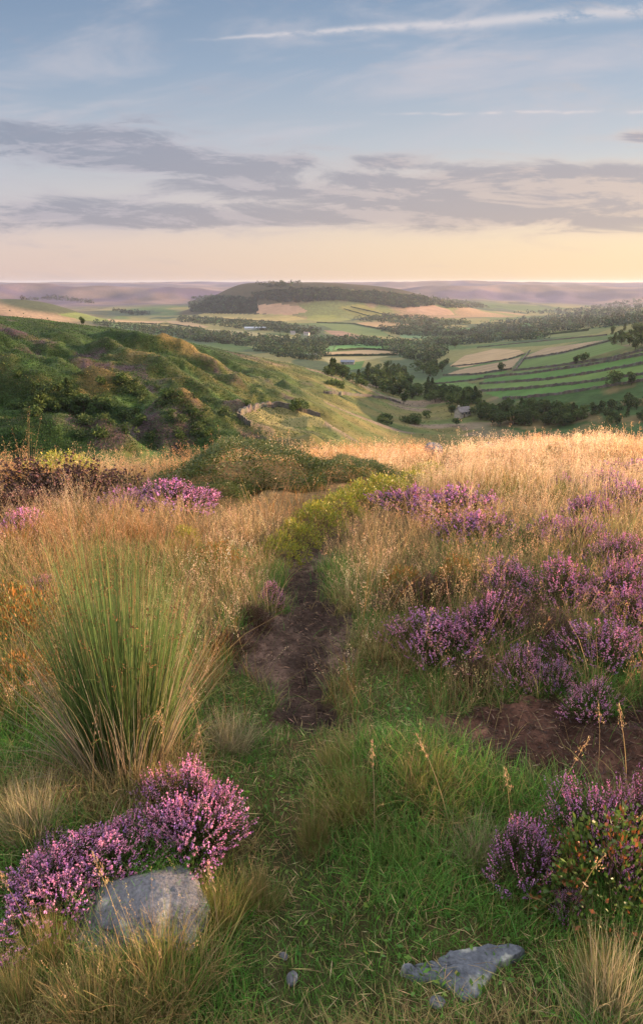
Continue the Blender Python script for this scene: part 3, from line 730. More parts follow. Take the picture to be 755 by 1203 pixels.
# ------------------------------------------------------------------ tall seed stalks near the camera
def stalk(seed, h, bend):
    global R
    keep = R; R = np.random.default_rng(seed); g = Geo(); gh = Geo()
    c = np.array([[.34,.25,.13]]); ps = blades(g, np.zeros((1, 3)), np.array([h]), np.array([.0024]), np.array([seed*1.3]), np.array([.05+.3*bend]), np.array([.7*bend]), c*.7, c, K=9, tipw=.4)
    M = 46; tip = ps[0, -1]; dn = ps[0, -1]-ps[0, -3]; dn = dn/np.linalg.norm(dn); f = R.uniform(0, 1, M)
    P = tip-dn*f[:, None]*h*.26+R.normal(0, .0045, (M, 3))*(.4+f[:, None])
    flecks(gh, P, dn*1.3+R.normal(0, .35, (M, 3)), R.uniform(.007, .013, M), np.full(M, .0022), cvar((.42,.29,.17), M, .25))
    nl = 3; blades(g, np.zeros((nl, 3)), np.full(nl, h*.45), np.full(nl, .003), R.uniform(0, 6, nl), np.full(nl, .35), np.full(nl, .9), cvar((.2,.17,.06), nl), cvar((.34,.27,.13), nl), K=5)
    r = (g.mesh('stalk', M_DRY), gh.mesh('seed_head', M_DRY)); R = keep
    return r
SM = [stalk(s, h, b) for s, h, b in ((1, .34, .3), (2, .30, .9), (3, .40, .5), (4, .27, .15))]
STALK = [(0,110,965,'lone seed stalk with reddish head left of the tallest heather'),(2,160,940,'tall seed stalk in front of the foot of the rush'),(0,195,935,'seed stalk standing straight before the rush base'),
 (1,245,920,'bent seed stalk drooping right above the tallest heather'),(3,225,945,'short seed stalk behind the tallest heather'),(0,45,1120,'seed stalk rising at the left end of the boulder'),(3,15,1060,'seed stalk at the left frame edge by the low heather'),
 (2,665,1095,'tall seed stalk crossing in front of the bilberry shrub'),(1,690,1000,'leaning seed stalk between the upright heather plants'),(0,640,975,'seed stalk on the green bank edge below the bare earth'),(2,700,930,'tall seed stalk against the bare dark earth'),
 (0,735,940,'seed stalk against the bare earth near the frame edge'),(3,600,1000,'short seed stalk left of the upright heather'),(1,530,985,'leaning pale seed stalk on the grassy bank'),(0,160,1150,'seed stalk crossing the face of the boulder'),
 (3,262,1130,'short rusty stalk right of the boulder'),(1,440,1000,'thin bent stalk on the front of the grassy bank')]
for i, (v, bx, by, lab) in enumerate(STALK):
    p = gp(bx, by); o = tag(link('seed_stalk', SM[v][0]), lab, 'grass stalk', 'seed stalks in the foreground'); o.location = p; o.rotation_euler = (0, 0, i*1.9)
    link('seed_head', SM[v][1], o)

# ------------------------------------------------------------------ stones
import bmesh
def stone(name, dims, seed, cuts, mat, sub=5, rough=.03):
    bm = bmesh.new(); bmesh.ops.create_icosphere(bm, subdivisions=sub, radius=1)
    rr = random.Random(seed)
    V = np.array([v.co[:] for v in bm.verts])
    for nrm, dd in cuts:
        nrm = np.array(nrm, float); nrm /= np.linalg.norm(nrm); k = V@nrm-dd
        V = V-np.clip(k, 0, None)[:, None]*nrm*.94
    nn = fbm(V[:, 0]*2.2+seed, V[:, 1]*2.2+V[:, 2]*1.7, seed, 4)-.5; n2 = fbm(V[:, 0]*9+seed, V[:, 1]*9+V[:, 2]*8, seed+3, 3)-.5
    V = V*(1+nn[:, None]*rough*5+n2[:, None]*rough*1.2)
    V = V*np.array(dims)
    for v, c in zip(bm.verts, V): v.co = c
    me = bpy.data.meshes.new(name); bm.to_mesh(me); bm.free(); me.materials.append(mat)
    me.polygons.foreach_set('use_smooth', np.ones(len(me.polygons), bool))
    return me
p, W = place_width(142, 1092, 200)
HULL = [(-1.05,-.15,.02),(-.86,-.42,.20),(-.70,.15,.36),(-.30,-.38,.56),(-.15,.22,.74),(.28,-.30,.80),(.42,.20,.82),(.36,-.52,.52),(.78,-.20,.62),(.80,.28,.55),(1.02,-.05,.10),(.78,-.55,.05),(.20,-.78,.02),(-.55,-.68,.0),(-.6,.6,.1),(.6,.65,.2),(-.9,-.4,-.4),(.9,-.4,-.4),(0,-.7,-.4),(0,.6,-.4)]
bm = bmesh.new()
for q in HULL: bm.verts.new(q)
bmesh.ops.convex_hull(bm, input=bm.verts[:]); bmesh.ops.dissolve_limit(bm, angle_limit=rad(9), verts=bm.verts[:], edges=bm.edges[:])
bmesh.ops.bevel(bm, geom=bm.edges[:], offset=.055, segments=2, affect='EDGES', profile=.6); bmesh.ops.triangulate(bm, faces=bm.faces[:])
for _ in range(4): bmesh.ops.subdivide_edges(bm, edges=[e for e in bm.edges if e.calc_length() > .045], cuts=1, use_grid_fill=True); bmesh.ops.triangulate(bm, faces=bm.faces[:])
VV = np.array([v.co[:] for v in bm.verts]); bm.normal_update(); NN = np.array([v.normal[:] for v in bm.verts])
dn_ = (fbm(VV[:, 0]*3+VV[:, 1], VV[:, 2]*4+VV[:, 1]*2, 321, 4)-.5)*.13+(fbm(VV[:, 0]*13+VV[:, 1]*5, VV[:, 2]*15+VV[:, 1]*9, 323, 3)-.5)*.035-.05*np.exp(-((VV[:, 2]+.35*VV[:, 0]-.42+.06*np.sin(VV[:, 0]*9))/.018)**2)
for v, c in zip(bm.verts, (VV+NN*dn_[:, None])*np.array([1, .95, .64])*W*.49): v.co = c
me = bpy.data.meshes.new('boulder'); bm.to_mesh(me); bm.free(); me.materials.append(M_ROCK); me.polygons.foreach_set('use_smooth', np.ones(len(me.polygons), bool))
o = tag(link('boulder', me), 'grey angular sandstone boulder under the purple heather', 'boulder')
o.location = (p[0]+.012, p[1]+W*.10, float(H(p[0], p[1]))-.018); o.rotation_euler = (rad(3), rad(-4), rad(4))
SHRUBS.append((p[0], p[1], W*.3))
OUT = [(470,1146),(486,1138),(512,1131),(530,1122),(562,1118),(596,1118),(616,1122),(604,1131),(584,1139),(575,1152),(562,1172),(545,1176),(532,1166),(512,1156),(486,1153)]
OP = np.array([gp(*q) for q in OUT]); SLABP = tuple(OP[:, :2].mean(0)); ctr = OP.mean(0)
g = Geo(); nr_ = 14; ns = 104; tt = np.linspace(0, len(OUT), ns, endpoint=False); rimp = np.stack([np.interp(tt, np.arange(len(OUT)+1), np.append(OP[:, i], OP[0, i])) for i in (0, 1)], 1)
rimp += R.normal(0, .0010, rimp.shape)+.010*np.stack([fbm(rimp[:, 0]*30, rimp[:, 1]*30, 311, 3)-.5, fbm(rimp[:, 0]*30, rimp[:, 1]*30, 313, 3)-.5], 1); rows = []
for f, dz_ in [(k/nr_, .016) for k in range(1, nr_)]+[(.97, .015), (1.0, .009), (1.025, -.002), (1.04, -.05)]:
    q = ctr[:2]+(rimp-ctr[:2])*f; zz = ctr[2]+dz_+.03*(q[:, 1]-ctr[1])+.012*(fbm(q[:, 0]*22, q[:, 1]*30, 301, 4)-.5)*(f < 1.01)+.006*(np.floor(3*fbm(q[:, 0]*9, q[:, 1]*14, 305, 2))-1)
    rows.append(np.column_stack([q, zz]))
V_ = np.concatenate(rows); i_ = np.arange(len(rows)-1)[:, None]*ns+np.arange(ns)[None]; j_ = np.arange(len(rows)-1)[:, None]*ns+(np.arange(ns)+1)[None] % ns
V_ = np.concatenate([V_, rows[0].mean(0)[None]])-ctr; top = len(V_)-1
g.add(V_, (.2,.2,.2), Q=np.stack([i_, i_+ns, j_+ns, j_], 2).reshape(-1, 4), T=np.array([[k, (k+1) % ns, top] for k in range(ns)]))
o = tag(link('flat_stone', g.mesh('flat_stone', M_SLAB, True)), 'flat blue grey slab set flush in the grass', 'slab'); o.location = ctr
for i, (bx, by, w, lab) in enumerate([(513,1180,16,'small pale pebble just below the flat slab'),(343,1152,15,'small grey stone in the worn path near the bottom'),(333,1125,10,'tiny stone in the worn path above the grey one')]):
    p, W = place_width(bx, by, w)
    o = tag(link('pebble', stone('pebble', (W*.6, W*.45, W*.42), 20+i, [((.2,-.3,.9),.7)], M_ROCK, 3)), lab, 'stone', 'loose stones by the path'); o.location = p+np.array([0, 0, W*.22]); o.rotation_euler = (0, 0, i*1.3)
for i, (bx, by, w, lab) in enumerate([(508,520,20,'dark rounded rock on the golden ridge left of the path'),(573,535,15,'dark rock on the ridge beside the tiny heather cushion')]):
    p, W = place_width(bx, by, w)
    o = tag(link('ridge_rock', stone('ridge_rock', (W*.6, W*.5, W*.6), 30+i, [((.2,-.3,.9),.6)], M_SLAB, 4)), lab, 'rock', 'rocks on the ridge'); o.location = p+np.array([0, 0, W*.5])

# ------------------------------------------------------------------ grass as ground cover
g = Geo()
X, Y, Z = wedge(210000, .62, 4.2, 1.0)
px, py, d, nar, cor = common(X, Y, Z)
k = (R.uniform(0, 1, len(X)) > d*.985) & (R.uniform(0, 1, len(X)) > nar*(.62*ss(.45, .6, fbm(X*6, Y*6, 217, 3))+.5*ss(2.2, 2.8, Y)))
k &= ~inpoly(X, Y, [tuple(q) for q in (SLABP+(OP[:, :2]-SLABP)*.84)])
k &= R.uniform(0, 1, len(X)) > .8*ss(2.4, 3.2, Y)*ss(.18, .5, seg_dist(X, Y, PATHC))
nn = fbm(X*2.2, Y*2.2, 201, 3); k &= R.uniform(0, 1, len(X)) < .25+1.3*nn+cor*.3
X, Y, Z, cor = X[k], Y[k], Z[k], cor[k]; n = len(X); nn = fbm(X*1.7+5, Y*1.7, 203, 3)
pale = ss(.46, .66, fbm(X*3.1, Y*3.1, 207, 3))*.8+.12
col = cvar((.115,.265,.045), n, .3, .14); dm = R.uniform(0, 1, n) < pale*np.where(cor, .35, 1)
col[dm] = cvar((.36,.29,.12), int(dm.sum()), .25)
Yk = Y; h = R.uniform(.03, .085, n)*(.6+.9*nn)*np.where(cor, .62, 1.5)*(1+.25*ss(2, 4, Y))
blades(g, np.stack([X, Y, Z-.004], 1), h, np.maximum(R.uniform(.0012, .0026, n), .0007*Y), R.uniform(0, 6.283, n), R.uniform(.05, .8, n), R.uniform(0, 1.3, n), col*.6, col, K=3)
X, Y, Z = wedge(26000, .62, 3.6, 1.0); k = ~common(X, Y, Z)[2]; X, Y, Z = X[k], Y[k], Z[k]; n = len(X)      # flattened dead thatch and small broad leaves in the turf
flecks(g, np.stack([X, Y, Z+R.uniform(.002, .02, n)], 1), R.normal(0, 1, (n, 3))*[1, 1, .22], R.uniform(.02, .07, n), R.uniform(.0012, .0024, n), cvar((.40,.31,.16), n, .3))
X, Y, Z = wedge(9000, .62, 3.4, 1.0); k = (fbm(X*3.3, Y*3.3, 219, 3) > .54) & ~common(X, Y, Z)[2]; X, Y, Z = X[k], Y[k], Z[k]; n = len(X)
flecks(g, np.stack([X, Y, Z+R.uniform(.004, .03, n)], 1), R.normal(0, 1, (n, 3))*[1, 1, .35]+[0, 0, .2], R.uniform(.010, .022, n), R.uniform(.006, .012, n), cvar((.11,.20,.04), n, .3, .15))
tag(link('grass', g.mesh('grass', M_GRASS)), 'short green grass along the worn path', 'grass', kind='stuff')

g = Geo()     # base leaves of the moor grass
X, Y, Z, ca, ck, ci, nc = clumps(5200, 36, 2.0, 19.5, 1.3, .055)
px, py, d, nar, cor = common(X, Y, Z)
k = (~d) & (R.uniform(0, 1, len(X)) > cor*.85) & (R.uniform(0, 1, len(X)) > (seg_dist(X, Y, PATHC) < .13)*.9) & (R.uniform(0, 1, len(X)) < thin(X, Y))
X, Y, Z, ca, ck, ci = X[k], Y[k], Z[k], ca[k], ck[k], ci[k]; n = len(X); chh = np.exp(R.normal(0, .28, nc))[ci]; cc_ = np.exp(R.normal(0, .22, (nc, 1)))[ci]
rust = ss(.44, .58, fbm(X*.9, Y*.9, 211, 3))*ss(.5, -.4, X/Y)*ss(14, 9, Y); gr = ss(.5, .66, fbm(X*1.1+7, Y*1.1, 213, 3))
col = cvar((.34,.25,.115), n, .25, .08)
s = R.uniform(0, 1, n) < rust*.75; col[s] = cvar((.38,.19,.065), int(s.sum()), .25); col *= cc_
s = R.uniform(0, 1, n) < gr*.6*ss(14, 8, Y); col[s] = cvar((.13,.155,.04), int(s.sum()), .25)
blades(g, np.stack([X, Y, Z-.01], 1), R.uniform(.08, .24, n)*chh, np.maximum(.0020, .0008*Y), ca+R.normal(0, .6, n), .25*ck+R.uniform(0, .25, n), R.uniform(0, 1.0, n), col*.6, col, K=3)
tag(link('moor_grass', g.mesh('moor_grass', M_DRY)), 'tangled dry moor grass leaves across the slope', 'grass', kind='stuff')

g = Geo()     # flowering culms
X, Y, Z, ca, ck, ci, nc = clumps(4200, 14, 2.0, 19.5, 1.1, .07)
px, py, d, nar, cor = common(X, Y, Z)
k = (~d) & (R.uniform(0, 1, len(X)) > cor*.97) & (R.uniform(0, 1, len(X)) > (seg_dist(X, Y, PATHC) < .16)*.95) & (R.uniform(0, 1, len(X)) < thin(X, Y)**1.3)
k &= R.uniform(0, 1, len(X)) < .30+1.2*fbm(X*1.1, Y*1.1, 221, 3)*ss(1.6, 5, Y+.0)+.35*ss(7, 11, Y)
X, Y, Z, ca, ck, ci = X[k], Y[k], Z[k], ca[k], ck[k], ci[k]; n = len(X); chh = np.exp(R.normal(0, .25, nc))[ci]; cc_ = np.exp(R.normal(0, .2, (nc, 1)))[ci]
pv = fbm(X*.7+3, Y*.45, 231, 3)[:, None]; pw = ss(.42, .6, fbm(X*.5, Y*.35+9, 233, 3))[:, None]
tn = (np.array([.46,.295,.145])*(1-pw)+np.array([.58,.44,.275])*pw)*(.6+.8*pv)
col = cvar((1, 1, 1), n, .2, .06)*cc_*tn; hc = cvar((1.2, 1.13, 1.2), n, .2, .07)*cc_*tn; chh = chh*(.55+.9*fbm(X*.8, Y*.8, 235, 3))
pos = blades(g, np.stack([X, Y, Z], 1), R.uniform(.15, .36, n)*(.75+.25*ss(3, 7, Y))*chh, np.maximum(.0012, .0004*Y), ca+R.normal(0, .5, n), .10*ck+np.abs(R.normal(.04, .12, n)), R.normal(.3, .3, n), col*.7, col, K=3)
nr = Y < 6
heads(g, pos[nr], 18, np.full(int(nr.sum()), .012), .008, .0021, hc[nr], frac=.36)
heads(g, pos[~nr], 9, .005+.0018*Y[~nr], .004+.0018*Y[~nr], .00055*Y[~nr]+.0004, hc[~nr], frac=.36)
tag(link('flowering_grass', g.mesh('flowering_grass', M_DRY)), 'pale golden flowering grass heads across the ridge', 'grass', kind='stuff')

g = Geo()     # plant litter on the bare earth
X, Y, Z = wedge(110000, 1.2, 5.2, .8, -.4, .8)
px, py, d, nar, cor = common(X, Y, Z); k = d; X, Y, Z = X[k], Y[k], Z[k]; n = len(X)
Z = Z+(fbm(X*22, Y*22, 91, 3)-.5)*.05+(fbm(X*7, Y*7, 93, 2)-.5)*.06
D = R.normal(0, 1, (n, 3))*[1, 1, .25]
flecks(g, np.stack([X, Y, Z+.004], 1), D, R.uniform(.008, .045, n), R.uniform(.0015, .004, n), np.where(R.uniform(0, 1, (n, 1)) < .72, cvar((.055,.036,.03), n, .3), cvar((.19,.13,.09), n, .35)))
tag(link('litter', g.mesh('litter', M_HEATH)), 'dead heather litter on the bare dark earth', 'litter', kind='stuff')

# ------------------------------------------------------------------ bracken texture on the left hillside
g = Geo()
n = 80000; pxs = R.uniform(-60, 560, n); pys = R.uniform(355, 530, n)
P = ground(pxs, pys, False); ok = ~np.isnan(P[:, 0]); P = P[ok]; rr = np.hypot(P[:, 0], P[:, 1]); P = P[(rr < 620) & (rr > 60)]
X, Y, Z = P.T; n = len(P); nz = fbm(X/14, Y/14, 101, 4); relief = (sum(1.4*hh*np.exp(-(((X-kx)/ra)**2+((Y-ky)/rb)**2)) for kx, ky, ra, rb, hh in KNOLLS)*.8-4+(fbm(X/62, Y/62, 21, 2)-.5)*19+(1-np.abs(2*fbm(X/85+3, Y/85, 33, 3)-1)-.75)*13)/10
gold = ss(.45, 1.35, relief+(nz-.5)*3.2); uu = X/Y; keep = R.uniform(0, 1, n) < 1-.82*ss(-.14, .0, uu)
keep &= R.uniform(0, 1, n) < .45+.9*(1-gold)
P, gold, nz = P[keep], gold[keep], nz[keep]; n = len(P); rr = np.hypot(P[:, 0], P[:, 1])
col = cvar((.028,.062,.016), n, .3); s = R.uniform(0, 1, n) < gold*.8; col[s] = cvar((.11,.095,.033), int(s.sum()), .3)
s = R.uniform(0, 1, n) < ss(.60, .72, fbm(P[:, 0]/45, P[:, 1]/45, 103, 3)*.55+.45*fbm(P[:, 0]/13+7, P[:, 1]/13, 104, 3)+(nz-.5)*.3)*.6; col[s] = cvar((.075,.05,.062), int(s.sum()), .25)
K = 4; Pk = np.repeat(P, K, 0)+R.normal(0, .7, (n*K, 3))*[1, 1, .2]; sz = .16+.0008*np.repeat(rr, K)
flecks(g, Pk, R.normal(0, .8, (n*K, 3))*[1, 1, .6]+[0, 0, .2], sz*R.uniform(.6, 1.3, n*K), sz*.8, np.repeat(col, K, 0)*np.exp(R.normal(0, .2, (n*K, 1))))
tag(link('bracken', g.mesh('bracken', M_TREE)), 'green bracken and heath covering the hummocky hillside', 'bracken', kind='stuff')

# ------------------------------------------------------------------ trees
def tree_mesh(seed, h, wr, nl, leaf, cols, shape='round', trunk_h=.22):
    global R
    keep = R; R = np.random.default_rng(seed); g = Geo()
    nc = 11 if shape == 'round' else 9
    if shape == 'round':
        cen = np.stack([R.normal(0, .48, nc)*wr, R.normal(0, .48, nc)*wr, h*(.32+.48*R.uniform(0, 1, nc))], 1); cr = wr*R.uniform(.30, .55, nc)
    else:
        t = np.linspace(.15, .92, nc); cen = np.stack([R.normal(0, .1, nc)*wr, R.normal(0, .1, nc)*wr, h*t], 1); cr = wr*(1.05-t)*R.uniform(.8, 1.1, nc)
    ci = R.integers(0, nc, nl); D = R.normal(0, 1, (nl, 3)); D /= np.linalg.norm(D, axis=1, keepdims=True)
    P = cen[ci]+D*cr[ci][:, None]*R.uniform(.65, 1.05, nl)[:, None]*[1, 1, .8]
    c = np.asarray(cols)[R.integers(0, len(cols), nc)][ci]*np.exp(R.normal(0, .22, (nl, 1)))
    flecks(g, P, D+R.normal(0, .6, (nl, 3)), leaf*R.uniform(.7, 1.4, nl), leaf*R.uniform(.6, 1.0, nl), c)
    crown = g.mesh('crown', M_TREE)
    gt = Geo(); m = 7; hts = [-.4, h*.2, h*.45, h*.72]; rads = [h*.028, h*.022, h*.015, h*.005]; a = np.arange(m)/m*6.283
    off = np.cumsum(R.normal(0, h*.008, (4, 2)), 0); off[0] = 0
    ring = np.concatenate([np.stack([np.cos(a)*rads[i]+off[i, 0], np.sin(a)*rads[i]+off[i, 1], np.full(m, hts[i])], 1) for i in range(4)])
    q = np.array([[i*m+j, i*m+(j+1) % m, (i+1)*m+(j+1) % m, (i+1)*m+j] for i in range(3) for j in range(m)])
    gt.add(ring, (.06,.045,.035), Q=q)
    for c0, r0 in list(zip(cen, cr))[:5]:
        b0 = np.array([0, 0, h*.24]); ax = c0-b0; s1 = np.cross(ax, [0, 0, 1.]); s1 /= np.linalg.norm(s1)+1e-6; s2 = np.cross(ax, s1); s2 /= np.linalg.norm(s2)+1e-6
        a3 = np.arange(4)/4*6.283; rg = lambda b, rr: b+np.cos(a3)[:, None]*s1*rr+np.sin(a3)[:, None]*s2*rr
        gt.add(np.concatenate([rg(b0, h*.011), rg(c0, h*.004)]), (.06,.045,.035), Q=np.array([[j, (j+1) % 4, 4+(j+1) % 4, 4+j] for j in range(4)]))
    tr = gt.mesh('trunk', M_BARK, True); R = keep
    return crown, tr
DK = [(.030,.056,.020),(.042,.074,.024),(.058,.088,.028)]; MG = [(.045,.085,.024),(.06,.10,.028),(.075,.11,.03)]
TREES = [tree_mesh(1, 11, 4.2, 620, 1.1, DK), tree_mesh(2, 12.5, 4.0, 620, 1.1, DK), tree_mesh(3, 10, 4.6, 620, 1.1, MG), tree_mesh(4, 9, 3.6, 520, 1.0, DK+MG), tree_mesh(5, 13, 2.6, 460, 1.1, DK, 'cone')]
BUSH = [tree_mesh(6, 3.2, 1.9, 300, .55, DK, trunk_h=.1), tree_mesh(7, 3.0, 1.7, 300, .55, MG, trunk_h=.1), tree_mesh(8, 2.6, 1.9, 260, .5, DK+MG, trunk_h=.1)]
def plant(name, cat, mesh, p, s, label, group):
    o = tag(empty(name, p, R.uniform(0, 6.28), s), label, cat, group)
    link('trunk', mesh[1], o); link('crown', mesh[0], o)
def in_poly_points(poly, n):
    b = np.array(poly); out = []
    while len(out) < n:
        q = R.uniform(b.min(0), b.max(0), (n*3, 2)); m = inpoly(q[:, 0], q[:, 1], poly); out += list(q[m])
    return np.array(out[:n])
WOODS = [
 ([(424,448),(432,436),(470,436),(482,455),(470,466),(440,460)], 66, (.85,1.2), TREES, 'dark broadleaf tree in the tall dense wood at the middle of the valley', 'trees of the tall dense valley wood'),
 ([(470,460),(500,457),(560,472),(566,482),(530,476),(480,468)], 54, (.7,1.0), TREES, 'dark tree in the belt that runs from the tall wood down the stream', 'trees of the stream belt'),
 ([(562,482),(600,478),(660,480),(690,488),(680,500),(600,502),(562,500)], 70, (.5,.8), TREES, 'tree in the broad low wood under the walled green fields', 'trees of the broad low wood'),
 ([(484,434),(500,428),(524,430),(526,438),(500,444)], 16, (.9,1.2), TREES, 'dark tree in the clump below the tan field', 'trees of the clump by the tan field'),
 ([(364,441),(400,438),(426,446),(424,452),(390,444)], 14, (.7,1.0), TREES, 'tree in the thin row left of the tall dense wood', 'trees of the thin row'),
 ([(690,488),(735,470),(760,474),(760,500),(700,500)], 22, (.4,.6), TREES, 'scrubby tree on the dark slope at the lower right frame edge', 'scrub trees on the right slope'),
 ([(700,392),(740,384),(762,384),(762,412),(730,414)], 34, (.5,.8), TREES, 'dark tree in the hanging wood high on the right flank', 'trees of the hanging wood'),
 ([(22,478),(60,472),(118,476),(120,484),(60,486),(24,484)], 16, (.35,.6), TREES, 'small tree in the line below the shaded left hummock', 'trees under the left hummock'),
]
for poly, n, (s0, s1), meshes, lab, grp in WOODS:
    P = ground(*in_poly_points(poly, n).T, near=False); P = P[~np.isnan(P[:, 0])]
    for p in P: plant('tree', 'tree', meshes[R.integers(0, len(meshes))], p-np.array([0, 0, .3]), R.uniform(s0, s1), lab, grp)
SINGLES = [(474,475,.95,0,'two-lobed round tree standing alone on the pasture'),(461,466,.7,1,'smaller tree just up-left of the lone round one'),(424,455,.75,2,'lone tree on the pasture edge under the thin row'),(536,500,.55,3,'bushy tree poking up behind the golden ridge'),
 (720,453,.95,2,'round tree on the wall between green fields'),(741,452,.7,0,'tree on the field wall next to the round one'),(684,426,.8,3,'single tree on the upper field wall'),(534,409,1.3,1,'lone dark tree at the edge of the tan field'),(588,437,.8,0,'tree at the bend of the walled lane'),
 (12,366,.45,0,'small tree on the left skyline nearest the frame edge'),(28,369,.4,3,'second small skyline tree on the left spur'),(56,375,.45,2,'small tree at the step of the left skyline'),(98,382,.4,0,'small round tree where the left skyline drops'),(675,428,.6,0,'tree beside the single one on the upper wall'),
 (530,488,.6,1,'tree sheltering the grey farmhouse'),(556,488,.6,3,'tree right of the grey farmhouse'),(500,491,.55,2,'leafy tree left of the grey farmhouse'),(350,484,.6,2,'round green bush-like tree beside the enclosed rough field')]
for bx, by, s, v, lab in SINGLES:
    p = gp(bx, by, False); 
    if not np.isnan(p[0]): plant('tree', 'tree', TREES[v], p-np.array([0, 0, .2]), s, lab, 'single trees in the valley')
q = np.concatenate([in_poly_points([(440,496),(452,490),(490,494),(494,499),(450,500)], 16), in_poly_points([(380,452),(402,452),(420,456),(400,458)], 6)])
for p in ground(*q.T, near=False):
    if not np.isnan(p[0]): plant('bush', 'bush', BUSH[R.integers(0, 3)], p-np.array([0, 0, .1]), R.uniform(.9, 1.5), 'dark green bush in the low row on the near pasture', 'bushes on the near pasture')
q = np.concatenate([in_poly_points([(0,440),(100,440),(300,470),(280,515),(100,515),(0,480)], 75)])
for p in ground(*q.T, near=False):
    if not np.isnan(p[0]): plant('bush', 'bush', BUSH[R.integers(0, 3)], p-np.array([0, 0, .1]), R.uniform(.4, 1.0), 'scattered dark bush on the bracken hillside', 'bushes on the bracken hillside')
# far woods: one mass
g = Geo(); FAR = [([(222,356),(245,349),(300,352),(302,366),(260,368),(224,366)], 700, (.028,.045,.026)), ([(225,350),(250,347),(262,352),(240,356)], 60, (.03,.045,.026)), ([(392,342),(440,344),(500,350),(512,358),(474,362),(440,357),(392,352),(345,350),(340,343)], 1100, (.045,.06,.026)), ([(296,345),(340,339),(400,340),(400,352),(345,356),(302,352)], 420, (.030,.040,.022)), ([(300,334),(352,331),(356,335),(320,338)], 40, (.04,.05,.025)), ([(505,350),(560,356),(574,362),(520,362)], 160, (.055,.065,.03)),
 ([(206,373),(260,376),(330,381),(376,388),(372,394),(300,388),(210,378)], 260, (.032,.05,.028)), ([(180,384),(230,389),(300,397),(360,402),(390,404),(380,410),(300,408),(220,400),(180,392)], 420, (.03,.05,.026)), ([(320,408),(360,412),(384,415),(372,424),(330,420),(300,412)], 120, (.03,.052,.024)), ([(360,400),(420,399),(490,404),(480,408),(400,406)], 160, (.032,.055,.03)), ([(444,408),(480,404),(520,412),(524,420),(490,426),(470,418)], 150, (.03,.052,.026)),
 ([(440,387),(480,384),(520,386),(560,392),(520,396),(470,394)], 200, (.036,.056,.034)), ([(410,377),(450,370),(500,373),(540,378),(560,382),(500,384)], 180, (.045,.06,.032)), ([(560,382),(620,374),(700,366),(760,356),(760,380),(680,388),(600,396),(540,398)], 480, (.036,.055,.04)), ([(600,368),(680,362),(760,350),(760,358),(680,370)], 120, (.04,.058,.045)), ([(495,400),(560,398),(640,394),(640,398),(560,404),(500,408)], 120, (.034,.055,.03)), ([(20,353),(60,347),(110,353),(110,357),(60,352)], 60, (.05,.05,.04)), ([(130,365),(160,366),(180,369),(160,371)], 40, (.035,.05,.032)), ([(105,378),(180,385),(200,390),(180,394),(120,384)], 70, (.034,.052,.026))]
for poly, n, c in FAR:
    P = ground(*in_poly_points(poly, int(n*1.5)).T, near=False); P = P[~np.isnan(P[:, 0])]; P = P[np.hypot(P[:, 0], P[:, 1]) > 520]; n = len(P)
    K = 34; rr = np.hypot(P[:, 0], P[:, 1]); hh = R.uniform(4.5, 12, n)*(.6+.8*fbm(P[:, 0]/70, P[:, 1]/70, 341, 2)); ww = R.uniform(3, 7.5, n)
    D = R.normal(0, 1, (n, K, 3)); D /= np.linalg.norm(D, axis=2, keepdims=True)
    Pp = P[:, None]+np.stack([D[..., 0]*ww[:, None], D[..., 1]*ww[:, None], hh[:, None]*.55+D[..., 2]*hh[:, None]*.46], 2)*1
    cc = np.repeat(cvar(np.asarray(c)*1.25, n, .38, .12), K, 0); sz = np.repeat(1.5+rr/2600, K)
    flecks(g, Pp.reshape(-1, 3), (D+R.normal(0, .5, (n, K, 3))).reshape(-1, 3), sz*1.6, sz*1.2, cc)
tag(link('woodland', g.mesh('woodland', M_TREE)), 'far off woods and tree belts on the valley floor and hill', 'woodland', kind='stuff')

# ------------------------------------------------------------------ walls and hedges
def wall(name, pts, w, h, label, cat, group, col, mat, rmin=0):
    pts = np.array(pts, float); t = np.linspace(0, 1, len(pts)); m = max(24, int(np.abs(np.diff(pts[:, 0])).sum()/2.2)); tt = np.linspace(0, 1, m)
    P = ground(np.interp(tt, t, pts[:, 0]), np.interp(tt, t, pts[:, 1]), False); P = P[~np.isnan(P[:, 0])]; P = P[np.hypot(P[:, 0], P[:, 1]) > rmin]
    if len(P) < 4: return
    keep = np.concatenate([[True], np.abs(np.diff(np.hypot(P[:, 0], P[:, 1]))) < 120]); P = P[keep]
    for _ in range(2): P[1:-1] = (P[:-2]+2*P[1:-1]+P[2:])/4
    P[:, 2] = H(P[:, 0], P[:, 1]); m = len(P)
    dd = np.gradient(P[:, :2], axis=0); dd /= np.linalg.norm(dd, axis=1, keepdims=True)+1e-9; s = np.stack([-dd[:, 1], dd[:, 0], np.zeros(m)], 1)
    hj = h*R.uniform(.75, 1.25, m)[:, None]*[0, 0, 1]; wj = w*.5*R.uniform(.85, 1.2, m)[:, None]
    V = np.stack([P-s*wj-[0, 0, .5], P-s*wj*.7+hj, P+s*wj*.7+hj, P+s*wj-[0, 0, .5]], 1).reshape(-1, 3)
    Qs = [[i*4+a, i*4+b, i*4+4+b, i*4+4+a] for i in range(m-1) for a, b in ((0, 1), (1, 2), (2, 3), (3, 0))]+[[0, 3, 2, 1], [m*4-4, m*4-3, m*4-2, m*4-1]]
    g = Geo(); g.add(V, np.repeat(cvar(col, m, .2), 4, 0), Q=np.array(Qs))
    tag(link(name, g.mesh(name, mat)), label, cat, group)
ST = (.085,.08,.07); HG = (.030,.048,.020)
